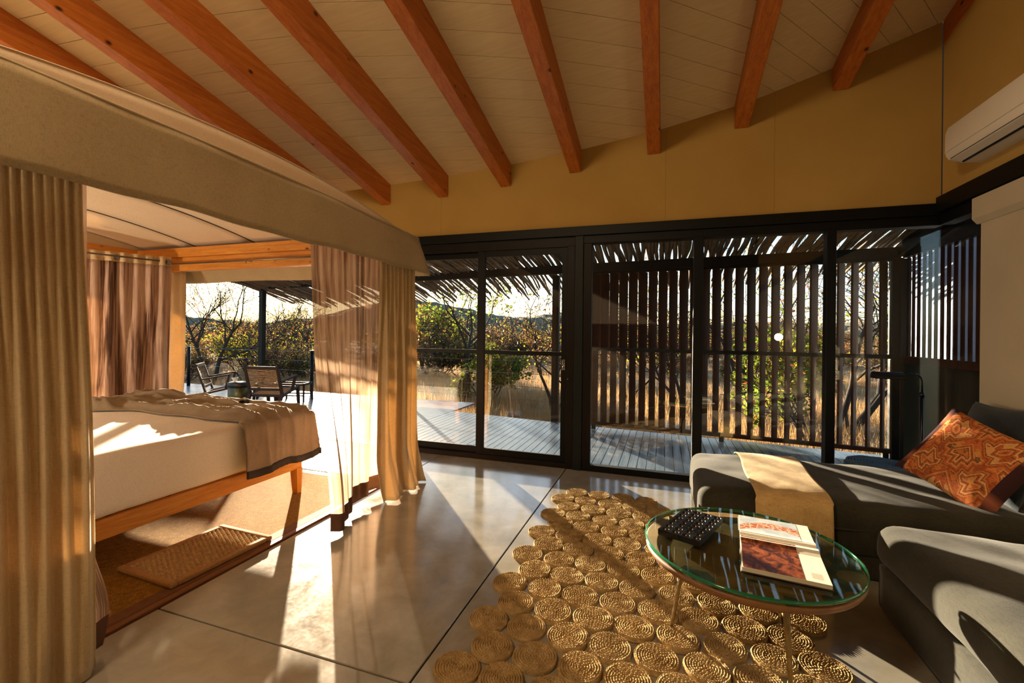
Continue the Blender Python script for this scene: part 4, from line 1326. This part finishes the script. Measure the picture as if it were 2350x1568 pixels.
# slatted screen along the deck edge
scx0, scx1 = -1.02, 2.52
def sy(x): return 6.82-0.105*(x+1.0)
sc = thing('slat_screen', 'slatted timber screen of angled vertical fins at the deck edge', 'screen', (0.75, sy(0.75), DKZ))
inv = Matrix.Translation((-0.75, -sy(0.75), -DKZ))
def scp(b, nm, m):
    o = b.build(nm, m, sc); o.matrix_parent_inverse = inv; return o
for z0, z1, h in ((2.305, 2.345, 0), (1.150, 1.200, 0), (0.035, 0.085, 0)):
    scp(B().beam((scx0-0.05, sy(scx0-0.05), (z0+z1)/2), (scx1+0.05, sy(scx1+0.05), (z0+z1)/2), 0.06, z1-z0), 'rail', 'black_steel' if z0 > 0.5 else 'fin_wood')
fin_lo = B().box(-0.061, 0.061, -0.012, 0.012, 0.085, 1.150); fin_hi = B().box(-0.080, 0.080, -0.012, 0.012, 1.200, 2.305)
first = {}
n = 26
for k in range(n):
    x = lerp(scx0+0.04, scx1-0.05, k/(n-1))
    for key, fb, ang in (('lo', fin_lo, 57), ('hi', fin_hi, 50)):
        if key not in first:
            o = fb.build('fin', 'fin_wood', sc); first[key] = o.data
        else: o = link('fin', first[key], sc)
        o.matrix_parent_inverse = inv
        o.location = (x, sy(x), 0); o.rotation_euler = (0, 0, math.radians(ang)+rnd.uniform(-.04, .04))
for xx in (-0.99, 0.75, 2.5):
    scp(B().bbox(xx-0.03, xx+0.03, sy(xx)-0.025, sy(xx)+0.025, DKZ, 0.04, 0.003, 1), 'foot', 'black_steel')
# return screen on the right
s3 = thing('corner_screen', 'tall dark return screen with upright fins over a solid panel at the deck corner', 'screen', (2.66, 5.6, DKZ))
inv = Matrix.Translation((-2.66, -5.6, -DKZ))
def s3p(b, nm, m):
    o = b.build(nm, m, s3); o.matrix_parent_inverse = inv; return o
for z0, z1 in ((2.33, 2.47), (1.11, 1.19)):
    s3p(B().bbox(2.63, 2.70, 4.72, 6.40, z0, z1, 0.004, 1), 'rail', 'fin_wood' if z0 < 2 else 'black_steel')
s3p(B().bbox(2.655, 2.685, 4.72, 6.40, DKZ+0.002, 1.11, 0.004, 1), 'panel', 'dark_panel')
s3p(B().bbox(2.62, 2.72, 4.72, 6.40, 2.472, 2.80, 0.004, 1), 'top_beam', 'black_steel')
fb = None
for k in range(15):
    y = lerp(4.80, 6.34, k/14)
    if fb is None:
        o = B().box(-0.007, 0.007, -0.019, 0.019, 1.19, 2.33).build('fin', 'fin_wood', s3); fb = o.data
    else: o = link('fin', fb, s3)
    o.matrix_parent_inverse = inv; o.location = (2.665, y, 0); o.rotation_euler = (0, 0, 0.1)
s3p(B().bbox(2.62, 2.72, 6.405, 6.42, DKZ+0.002, 2.33, 0.003, 1), 'end_post', 'black_steel')
cw_ = B()
cw_.grid(24, 8, lambda u, v: (2.98+0.012*math.sin(u*40), lerp(4.75, 7.6, u), lerp(DKZ+0.003, 2.78, v)))
o = cw_.build('neighbour_canvas', 'blue_canvas', None, True); tag(o, 'pale blue canvas wall of the neighbouring tent behind the corner screen', 'canvas')
m_ = o.modifiers.new('thickness', 'SOLIDIFY'); m_.thickness = 0.01
# coil pouf outside the corner window
pf = thing('rope_pouf', 'low round pouf of coiled blue-grey rope on the deck behind the daybed sofa', 'pouf', (1.87, 4.98, DKZ))
rb = B(); vs = []
prof = [(0.21, 0.0), (0.235, 0.03), (0.24, 0.14), (0.235, 0.25), (0.225, 0.272)]
rb.lathe(prof+[(0.02, 0.276)], 40); rb.build('core', 'rope_blue', pf, True)
tb = B(); pts = []
for k in range(500):
    q = k/499; th = q*2*math.pi*10; r = lerp(0.232, 0.008, q)
    pts.append((r*math.cos(th), r*math.sin(th), 0.275+0.002*math.sin(k)))
tb.tube(pts, 0.0112, 6); tb.build('top_coil', 'rope_blue', pf, True)
tb = B()
for j in range(11):
    pts = [(0.24*math.cos(2*math.pi*k/40), 0.24*math.sin(2*math.pi*k/40), 0.012+0.0235*j) for k in range(41)]
    tb.tube(pts, 0.0112, 6, cap=False)
tb.build('side_coils', 'rope_blue', pf, True)

# ================================================================ DECK CHAIRS
def make_chair():
    t = bpy.data.objects.new('lounge_chair', None); COL.objects.link(t)
    W = 0.30
    for s in (-1, 1):
        x = s*W
        # back post + rear leg: one swept plank
        pts = [(-0.33, 0.0), (-0.20, 0.19), (-0.155, 0.27), (-0.30, 0.76)]
        b = B(); b.beam((x, -0.26, 0.0), (x, -0.10, 0.27), 0.035, 0.055, (1, 0, 0), taper=1.1)
        b.build('rear_leg', 'teak', t)
        B().beam((x, -0.09, 0.25), (x, -0.26, 0.79), 0.035, 0.052, (1, 0, 0), taper=0.75).build('back_post', 'teak', t)
        B().beam((x, 0.44, 0.0), (x, 0.40, 0.36), 0.036, 0.048, (1, 0, 0), taper=1.15).build('front_leg', 'teak', t)
        B().beam((x, -0.12, 0.235), (x, 0.43, 0.365), 0.035, 0.05, (1, 0, 0)).build('side_rail', 'teak', t)
        B().beam((x*1.03, -0.17, 0.50), (x*1.10, 0.30, 0.585), 0.055, 0.028).build('arm', 'teak', t)
        B().beam((x, 0.22, 0.33), (x*1.09, 0.28, 0.575), 0.032, 0.045, (1, 0, 0)).build('arm_post', 'teak', t)
    B().beam((-W, -0.245, 0.755), (W, -0.245, 0.755), 0.032, 0.055).build('top_rail', 'teak', t)
    B().beam((-W, -0.125, 0.365), (W, -0.125, 0.365), 0.032, 0.05).build('lower_back_rail', 'teak', t)
    B().beam((-W, 0.41, 0.345), (W, 0.41, 0.345), 0.035, 0.045).build('front_rail', 'teak', t)
    B().beam((-W, -0.09, 0.245), (W, -0.09, 0.245), 0.035, 0.045).build('rear_rail', 'teak', t)
    B().beam((-W, -0.215, 0.085), (W, -0.215, 0.085), 0.025, 0.03).build('stretcher', 'teak', t)
    rr = random.Random(5); b = B()
    for k in range(26):
        z = lerp(0.40, 0.72, k/25); y = lerp(-0.135, -0.235, k/25)
        for q in range(1):
            zs = [z+rr.uniform(-.008, .008) for _ in range(5)]
            b.tube([(-W+0.03+(2*W-0.06)*i/4, y-0.018*math.sin(math.pi*i/4)+rr.uniform(-.004, .004), zs[i]) for i in range(5)], 0.0042, 4)
    b.build('woven_back', 'cord', t)
    b = B()
    for k in range(36):
        y = lerp(-0.06, 0.39, k/35); z = lerp(0.262, 0.358, k/35)
        b.tube([(-W+0.02+(2*W-0.04)*i/4, y, z-0.028*math.sin(math.pi*i/4)) for i in range(5)], 0.0046, 4)
    b.build('woven_seat', 'cord', t)
    return t
ch = make_chair()
ch.location = (-6.78, 6.30, DKZ); ch.rotation_euler = (0, 0, math.radians(14))
tag(ch, 'low teak deck chair with woven back, seen from behind right of the drum table', 'chair', 'lounge chairs on the deck')
c2 = copy_tree(ch); c2.location = (-8.10, 6.28, DKZ); c2.rotation_euler = (0, 0, math.radians(-48))
tag(c2, 'low teak deck chair left of the drum table, half hidden by the linen drape', 'chair', 'lounge chairs on the deck')
def make_stool():
    t = bpy.data.objects.new('footstool', None); COL.objects.link(t)
    for sx in (-1, 1):
        for sy_ in (-1, 1):
            B().beam((sx*0.27, sy_*0.19, 0.0), (sx*0.26, sy_*0.17, 0.36), 0.036, 0.036, taper=1.15).build('leg', 'teak', t)
        B().beam((sx*0.26, -0.19, 0.345), (sx*0.26, 0.19, 0.345), 0.035, 0.045).build('side_rail', 'teak', t)
    for sy_ in (-1, 1):
        B().beam((-0.26, sy_*0.17, 0.34), (0.26, sy_*0.17, 0.34), 0.03, 0.04).build('end_rail', 'teak', t)
        B().beam((-0.265, sy_*0.18, 0.12), (0.265, sy_*0.18, 0.12), 0.022, 0.026).build('stretcher', 'teak', t)
    b = B()
    for k in range(22):
        y = lerp(-0.15, 0.15, k/21)
        b.tube([(-0.24+0.48*i/4, y, 0.352-0.02*math.sin(math.pi*i/4)) for i in range(5)], 0.0046, 4)
    b.build('woven_top', 'cord', t)
    return t
fs1 = make_stool(); fs1.location = (-7.10, 7.22, DKZ); fs1.rotation_euler = (0, 0, math.radians(18))
tag(fs1, 'teak footstool beyond the deck chair seen from behind', 'footstool', 'footstools on the deck')
fs2 = copy_tree(fs1); fs2.location = (-7.62, 7.0, DKZ); fs2.rotation_euler = (0, 0, math.radians(-48))
tag(fs2, 'teak footstool behind the drum table in front of the left deck chair', 'footstool', 'footstools on the deck')
dr = thing('drum_table', 'small olive green drum table with dark rim between the deck chairs', 'side table', (-7.42, 6.22, DKZ))
B().lathe([(0.165, 0.0), (0.18, 0.01), (0.183, 0.2), (0.18, 0.36), (0.172, 0.37)], 32).build('body', 'drum_green', dr, True)
B().lathe([(0.184, 0.37), (0.19, 0.375), (0.19, 0.45), (0.184, 0.455)], 32).build('rim', 'drum_dark', dr, True)
cu = thing('coffee_cup', 'white cup on a saucer standing on the drum table', 'cup', (-7.46, 6.16, DKZ+0.456))
B().lathe([(0.03, 0.0), (0.072, 0.008), (0.075, 0.012), (0.03, 0.006)], 24).build('saucer', 'ceramic', cu, True)
B().lathe([(0.022, 0.008), (0.026, 0.014), (0.040, 0.055), (0.052, 0.085), (0.049, 0.085), (0.037, 0.053), (0.01, 0.02)], 24).build('cup_bowl', 'ceramic', cu, True)
B().tube([bez([(0.045, 0, 0.07), (0.085, 0, 0.075), (0.075, 0, 0.03), (0.032, 0, 0.03)], k/8) for k in range(9)], 0.005, 6).build('handle', 'ceramic', cu, True)

# ================================================================ LANDSCAPE
GZ = -0.55
nrng = np.random.default_rng(5)
def ground_z(x, y):
    d = math.hypot(x, y)
    return GZ+0.10*mnoise.noise(Vector((x*0.12, y*0.12, 0)))*min(1, max(0, (d-9)/6)) + 0.04*mnoise.noise(Vector((x*0.5, y*0.5, 3)))
gb_ = B()
gv = []
NA, NRr = 90, 70
for j in range(NRr+1):
    r = 2.0*(110/2.0)**(j/NRr)
    for i in range(NA+1):
        th = math.radians(lerp(-12, 192, i/NA))
        x, y = -2+r*math.cos(th), 3+r*math.sin(th)
        gv.append((x, y, ground_z(x, y)))
gf = []
for j in range(NRr):
    for i in range(NA):
        a_ = j*(NA+1)+i
        gf.append((a_, a_+NA+1, a_+NA+2, a_+1))
o = gb_.add(gv, gf).build('ground', 'bush_ground', None, True)
struct(o); o['label'] = 'dry bushveld ground'
# hills
def hill(name, label, cx, cy, wid, dep, hgt, seed):
    b = B()
    def f(u, v):
        a = (u-0.5)*2; c = (v-0.5)*2
        x = a*wid; y = c*dep
        e = max(0, 1-a*a)**0.8*max(0, 1-c*c)
        z = hgt*e*(0.75+0.35*mnoise.noise(Vector((a*2.2+seed, c*1.4, 0))))
        z += (0.9*abs(mnoise.noise(Vector((x*0.11+seed, y*0.11, 1))))+0.7*abs(mnoise.noise(Vector((x*0.33, y*0.33, seed)))))*min(1, e*4)
        return (x, y, z)
    b.grid(170, 26, f)
    o = b.build(name, 'hill_scrub', None, True)
    o.location = (cx, cy, GZ-0.3); o.rotation_euler = (0, 0, math.atan2(cy, cx)-math.pi/2)
    return tag(o, label, 'hill')
hill('hill', 'low scrub-covered hill on the horizon seen through the sliding door', -62, 128, 75, 26, 13.0, 1)
hill('hill', 'long low ridge on the horizon seen beyond the bed and deck chairs', -170, 110, 110, 26, 8.5, 4)
hill('hill', 'low rise on the horizon behind the slatted screen', 45, 150, 100, 26, 8.0, 8)

# grass
def grass_field(n, seed):
    rg = np.random.default_rng(seed)
    nc = n//14
    # clump centres, denser close to the deck
    r = 2.6+26*rg.random(nc)**1.5
    th = np.radians(rg.uniform(38, 178, nc))
    cx = -2+r*0+ (r+4.0)*np.cos(th); cy = 4.6+(r+1.5)*np.sin(th)
    keep = (cy > np.where(cx > -3, 7.3, 8.6)) | (cx < -12.9)
    cx, cy = cx[keep], cy[keep]
    V = []; 
    k = 14
    X = np.repeat(cx, k)+rg.normal(0, 0.10, len(cx)*k); Y = np.repeat(cy, k)+rg.normal(0, 0.10, len(cx)*k)
    H = rg.uniform(0.14, 0.42, len(X))*np.repeat(rg.uniform(0.5, 1.3, len(cx)), k)
    A = rg.uniform(0, 6.28, len(X)); L = rg.uniform(0.02, 0.20, len(X)); Wd = rg.uniform(0.003, 0.008, len(X))
    Z = np.array([ground_z(a, b) for a, b in zip(X, Y)])-0.01
    p0 = np.stack([X-Wd*np.sin(A), Y+Wd*np.cos(A), Z], 1); p1 = np.stack([X+Wd*np.sin(A), Y-Wd*np.cos(A), Z], 1)
    p2 = np.stack([X+L*np.cos(A), Y+L*np.sin(A), Z+H], 1)
    P = np.stack([p0, p1, p2], 1).reshape(-1, 3)
    me = bpy.data.meshes.new('dry_grass'); nt = len(X)
    me.from_pydata(P.tolist(), [], np.arange(nt*3).reshape(-1, 3).tolist())
    me.materials.append(MATS['grass_dry']); me.update()
    return me
o = link('dry_grass', grass_field(130000, 3)); o['kind'] = 'stuff'; tag(o, 'dry golden grass covering the ground beyond the deck', 'grass')

# trees
class TreeB:
    def __init__(s, seed):
        s.r = random.Random(seed); s.w = B(); s.leaves = []
    def branch(s, p, d, length, rad, lvl, maxl, up=0.25, wig=0.35, kids=(5, 5, 4, 3), leafn=6, leaf_from=2):
        r = s.r; n = 5 if lvl < 2 else 3
        pts = [p.copy()]; q = p.copy(); dd = d.copy()
        for i in range(n):
            dd = (dd+Vector((r.uniform(-wig, wig), r.uniform(-wig, wig), r.uniform(-wig, wig)*0.6+up*0.25))).normalized()
            q = q+dd*(length/n); pts.append(q.copy())
        rads = [max(0.0055, rad*(1-0.62*i/n)) for i in range(n+1)]
        s.w.tube(pts, rads, 6 if lvl == 0 else (5 if lvl == 1 else 3), cap=False)
        if lvl >= leaf_from:
            for _ in range(leafn):
                t_ = r.uniform(0.2, 1.0)*n; i = min(n-1, int(t_)); s.leaves.append(pts[i].lerp(pts[i+1], t_-i)+Vector((r.gauss(0, .05), r.gauss(0, .05), r.gauss(0, .05))))
        if lvl < maxl:
            for c_ in range(kids[lvl]):
                t_ = r.uniform(0.35, 1.0)*n; i = min(n-1, int(t_)); st_ = pts[i].lerp(pts[i+1], t_-i)
                az = r.uniform(0, 6.28)
                ax_ = dd.orthogonal().normalized(); ax_.rotate(Matrix.Rotation(az, 3, dd))
                nd = (dd*r.uniform(0.3, 0.9)+ax_*r.uniform(0.6, 1.1)+Vector((0, 0, up))).normalized()
                s.branch(st_, nd, length*r.uniform(0.48, 0.78), rads[i]*0.62, lvl+1, maxl, up, wig, kids, leafn, leaf_from)
    def foliage(s, size, frac):
        r = s.r; b = B()
        for p in s.leaves:
            a = Vector((r.gauss(0, 1), r.gauss(0, 1), r.gauss(0, 1))).normalized(); c = a.orthogonal().normalized()
            c.rotate(Matrix.Rotation(r.uniform(0, 6.28), 3, a)); e = a.cross(c)
            sz = size*r.uniform(0.6, 1.3)
            x = r.random(); mi = 0 if x < frac[0] else (1 if x < frac[0]+frac[1] else 2)
            b.add([p-c*sz*0.5, p+e*sz*0.32, p+c*sz*0.5, p-e*sz*0.32], [(0, 1, 2, 3)], mi)
        return b
def tree(name, label, loc, h, seed, trunks=2, leafn=4, lsize=0.06, frac=(0.5, 0.3), mats=('leaf_yellow', 'leaf_rust', 'leaf_olive'), rad=0.075, group=None, maxl=3, kids=(5, 5, 4, 3), up=0.25, spread=0.5, trunk_len=0.55, cat='tree'):
    tb = TreeB(seed)
    for k in range(trunks):
        a = tb.r.uniform(0, 6.28)
        d = Vector((math.cos(a)*spread*tb.r.uniform(.5, 1), math.sin(a)*spread*tb.r.uniform(.5, 1), 1)).normalized()
        tb.branch(Vector((math.cos(a)*0.06, math.sin(a)*0.06, -0.1)), d, h*trunk_len, rad*tb.r.uniform(0.75, 1), 0, maxl, up=up, kids=kids, leafn=leafn)
    t = thing(name, label, cat, loc, 0, group)
    tb.w.build('trunk', 'bark', t, True)
    if tb.leaves and leafn: tb.foliage(lsize, frac).build('foliage', list(mats), t)
    return t
def gl_at(x, y): return (x, y, ground_z(x, y))
# beyond the bed and chairs
tree('savanna_tree', 'bare forked tree standing left of the black post beyond the deck', gl_at(-14.6, 11.2), 4.4, 3, 2, 1, 0.06, (0.5, 0.35), rad=0.085, spread=0.55, kids=(6, 6, 5, 3), trunk_len=0.6)
tree('savanna_tree', 'small crooked bare tree between the black post and the left tree', gl_at(-19.5, 16.6), 3.4, 8, 1, 2, 0.06, (0.6, 0.2), rad=0.09, spread=0.6, kids=(6, 5, 5, 3))
tree('savanna_tree', 'spreading bare tree right of the black post on the skyline', gl_at(-20.5, 20.4), 5.2, 14, 3, 1, 0.06, (0.3, 0.3), rad=0.075, spread=0.5, kids=(6, 5, 5, 3))
tree('savanna_tree', 'thin leaning tree at the edge of the sheer curtain beyond the deck', gl_at(-16.2, 17.6), 4.2, 19, 2, 3, 0.065, (0.3, 0.2), rad=0.06)
tree('savanna_tree', 'yellow-leaved young tree low behind the left deck chair', gl_at(-15.2, 13.0), 2.2, 23, 3, 4, 0.07, (0.8, 0.05), rad=0.035)
tree('savanna_tree', 'rust-leaved bush tree behind the black deck post', gl_at(-22.5, 20.5), 3.0, 29, 4, 5, 0.07, (0.15, 0.75), rad=0.04)
# through the sliding door
tree('leafy_tree', 'dark-trunked leafy tree standing in the middle of the sliding door view', gl_at(-5.05, 11.2), 4.3, 33, 1, 7, 0.085, (0.75, 0.1), ('leaf_green', 'leaf_rust', 'leaf_yellow'), rad=0.085, spread=0.1, trunk_len=0.7, kids=(6, 5, 4, 3))
tree('bare_tree', 'nearly bare tree at the right edge of the sliding door view', gl_at(-2.6, 11.0), 4.0, 38, 2, 3, 0.06, (0.4, 0.4), rad=0.06, spread=0.4)
tree('leafy_tree', 'dense green tree left in the sliding door view next to the linen drape', gl_at(-11.2, 19.5), 3.4, 41, 3, 16, 0.11, (0.7, 0.08), ('leaf_green', 'leaf_rust', 'leaf_yellow'), rad=0.06, spread=0.6)
tree('leafy_tree', 'low olive bush at the foot of the dark-trunked tree', gl_at(-4.6, 11.6), 1.7, 44, 4, 12, 0.085, (0.7, 0.08), ('leaf_green', 'leaf_rust', 'leaf_yellow'), rad=0.03, spread=0.9, cat='bush')
# behind the slatted screen
tree('leafy_tree', 'green and yellow bush pressed against the right end of the slatted screen', gl_at(2.45, 8.9), 2.3, 51, 4, 6, 0.10, (0.6, 0.15), ('leaf_green', 'leaf_rust', 'leaf_yellow'), rad=0.035, spread=0.7, cat='bush')
tree('savanna_tree', 'tall rust-leaved tree behind the right end of the slatted screen', gl_at(3.5, 10.8), 5.0, 54, 3, 4, 0.07, (0.35, 0.55), rad=0.08, spread=0.5)
tree('savanna_tree', 'upright tree with yellow leaves behind the middle of the slatted screen', gl_at(2.25, 12.4), 4.8, 58, 2, 3, 0.07, (0.6, 0.35), rad=0.09, spread=0.35)
tree('savanna_tree', 'sparse tree with orange leaves behind the left half of the slatted screen', gl_at(0.55, 12.6), 4.2, 63, 2, 3, 0.07, (0.35, 0.55), rad=0.06, spread=0.45)
tree('savanna_tree', 'slim greenish tree behind the left end of the slatted screen', gl_at(-1.0, 13.4), 3.8, 67, 2, 3, 0.07, (0.7, 0.15), rad=0.05, spread=0.4)
# thicket of distant bushes
bush_src = []
for k in range(6):
    tb = TreeB(200+k)
    for q in range(7):
        a = tb.r.uniform(0, 6.28); sp_ = tb.r.uniform(0.3, 1.3); d = Vector((math.cos(a)*sp_, math.sin(a)*sp_, 1)).normalized()
        tb.branch(Vector((math.cos(a)*0.15, math.sin(a)*0.15, -0.1)), d, tb.r.uniform(0.7, 1.3), 0.03, 0, 3, kids=(5, 5, 4), leafn=2, leaf_from=1)
    fm = (('leaf_olive', 'leaf_rust', 'leaf_yellow'), ('leaf_rust', 'leaf_olive', 'leaf_yellow'), ('leaf_olive', 'leaf_yellow', 'leaf_rust'))[k % 3]
    a = tb.w.build('stems', 'bark', None, True); b_ = tb.foliage(0.085, (0.55, 0.3)).build('foliage', list(fm))
    bush_src.append((a.data, b_.data)); bpy.data.objects.remove(a); bpy.data.objects.remove(b_)
rr = random.Random(99)
NB = 0
for k in range(210):
    th = math.radians(rr.uniform(45, 152)); r = rr.uniform(19, 62)
    x, y = r*math.cos(th), r*math.sin(th)
    kb = rr.randrange(6)
    q_ = x/y
    t = thing('thicket_bush', ('olive-brown', 'rust-brown', 'olive and yellow')[kb % 3]+' bush in the far thicket '+('beyond the deck chairs' if q_ < -0.75 else 'seen through the sliding door' if q_ < -0.12 else 'behind the slatted screen'), 'bush', (x, y, ground_z(x, y)), rr.uniform(0, 6.28), 'distant bushes')
    s = rr.choice((0.5, 0.6, 0.75, 0.9, 1.1, 1.5))*rr.uniform(0.9, 1.1)*(1.0 if r < 40 else 1.3)
    t.scale = (s*1.15, s*1.15, s)
    a, b_ = bush_src[kb]
    link('stems', a, t); link('foliage', b_, t)
# rocks
rr = random.Random(6)
for k, (x, y, s, lb) in enumerate(((-12.6, 10.3, 0.30, 'largest pale grey rock in the grass behind the deck chairs'), (-11.6, 10.9, 0.2, 'pale grey rock in the grass just right of the drum table'), (-13.5, 11.0, 0.22, 'flat pale rock at the foot of the left bare tree'), (-3.2, 9.6, 0.2, 'grey rock in the grass seen through the sliding door'), (0.3, 9.3, 0.28, 'pale rock behind the left fins of the slatted screen'))):
    b = rounded_box(0, 0, 0, s*1.3, s, s*0.6, s*0.5, (10, 10, 6), 0, s*0.22, 2.2/s*0.5, k*7)
    o = b.build('rock', 'rock_grey', None, True); o.location = (x, y, ground_z(x, y)+s*0.15); o.rotation_euler = (0, 0, rr.uniform(0, 6))
    tag(o, lb, 'rock')

# ================================================================ GLOBE LAMP AND ADDED FILL LAMPS (out of view)
def emit(name, col, st):
    t = NT(name); e = t.n('ShaderNodeEmission'); e.inputs['Color'].default_value = (*col, 1); e.inputs['Strength'].default_value = st
    t.done(e.outputs[0])
emit('fill_glow', (1.0, 0.76, 0.46), 24.0)  # unseen fill, added to brighten the room
emit('bulb_glow', (1.0, 0.76, 0.48), 15.0)
emit('bed_fill_glow', (1.0, 0.78, 0.54), 52.0)  # unseen fill, added to brighten the bed tent
def lantern(x, y, z, r, label):  # lantern shape for the added room fill light
    t = thing('fill_lantern', label, 'lamp', (x, y, z-r), 0, 'added fill lights')
    pr = [(0.25*r, 0.0)]+[(r*math.cos(a), r+r*math.sin(a)) for a in [math.radians(q) for q in range(-70, 71, 10)]]+[(0.25*r, 2*r)]
    B().lathe(pr, 32).build('shade', 'fill_glow', t, True)
    zc = ceil_z(x)+GR*(YW-y)
    B().tube([(0, 0, 2*r), (0, 0, zc-(z-r)-0.005)], 0.006, 6).build('cable', 'lamp_black', t)
lantern(-1.85, -0.8, 3.68, 0.32, 'added unseen fill lamp shaped as a round paper lantern behind the viewpoint')
gl_l = thing('globe_lamp', 'small warm globe wall lamp on the right wall behind the sofa seat', 'lamp', (XR, 0.0, 1.30))
B().lathe([(0.05, -0.01), (0.05, 0.01)], 20).build('wall_plate', 'brass_leg', gl_l).rotation_euler = (0, math.radians(90), 0)
B().tube([(0, 0, 0), (-0.12, 0, 0), (-0.16, 0, 0.02)], 0.008, 8).build('arm', 'brass_leg', gl_l, True)
B().lathe([(0.02, 0.02)]+[(0.07*math.cos(math.radians(q)), 0.085+0.07*math.sin(math.radians(q))) for q in range(-70, 90, 10)], 24, (-0.16, 0, 0)).build('globe', 'bulb_glow', gl_l, True)
bs = thing('bed_fill_lamp', 'added unseen fill lamp with drum shade beside the head of the bed', 'lamp', (-5.45, 0.55, 0.0))  # added to light the canvas and mattress from out of view
B().lathe([(0.13, 0.0), (0.13, 0.02), (0.02, 0.035), (0.018, 0.75), (0.03, 0.76)], 20).build('stand', 'brass_leg', bs, True)
B().lathe([(0.15, 0.78), (0.17, 0.79), (0.14, 1.05), (0.12, 1.06)], 28).build('shade', 'bed_fill_glow', bs, True)

# ================================================================ sub-parts: pieces that belong to one part of their thing
def sub(root, child, part):
    ch = [o for o in root.children if o.name.split('.')[0] == child]
    pa = [o for o in root.children if o.name.split('.')[0] == part]
    for o in ch:
        o.parent = pa[0]; o.matrix_parent_inverse = Matrix.Identity(4)
for root in [o for o in COL.objects if o.parent is None]:
    n_ = root.name.split('.')[0]
    if n_ == 'air_conditioner':
        for c_ in ('louvre', 'outlet_slot', 'louvre_gap', 'panel_seam'): sub(root, c_, 'body')
    elif n_ == 'coffee_table': sub(root, 'hammered_plate', 'table_top'); sub(root, 'glass_edge', 'glass_cover')
    elif n_ == 'floor_lamp': sub(root, 'collar', 'pole'); sub(root, 'shade', 'arm')
    elif n_ == 'coffee_cup': sub(root, 'handle', 'cup_bowl')
    elif n_ in ('sheer_curtain', 'blanket'): sub(root, 'hem', 'cloth')
    elif n_ == 'bark_print_curtain': sub(root, 'heading', 'cloth')
    elif n_ == 'curtain_rod': sub(root, 'bracket', 'bar')
    elif n_ in ('sofa_chaise', 'corner_sofa'): sub(root, 'piping', 'seat_cushion')
    elif n_ == 'open_book':
        pg_ = [o for o in root.children if o.name.startswith('page_block')]
        for o in list(root.children):
            if o.name.startswith('wildlife_photo'): o.parent = pg_[0]
            if o.name.startswith('rock_photo') or o.name.startswith('caption_line'): o.parent = pg_[1]
    elif n_ == 'bed_valance': sub(root, 'piping', 'front_cloth')
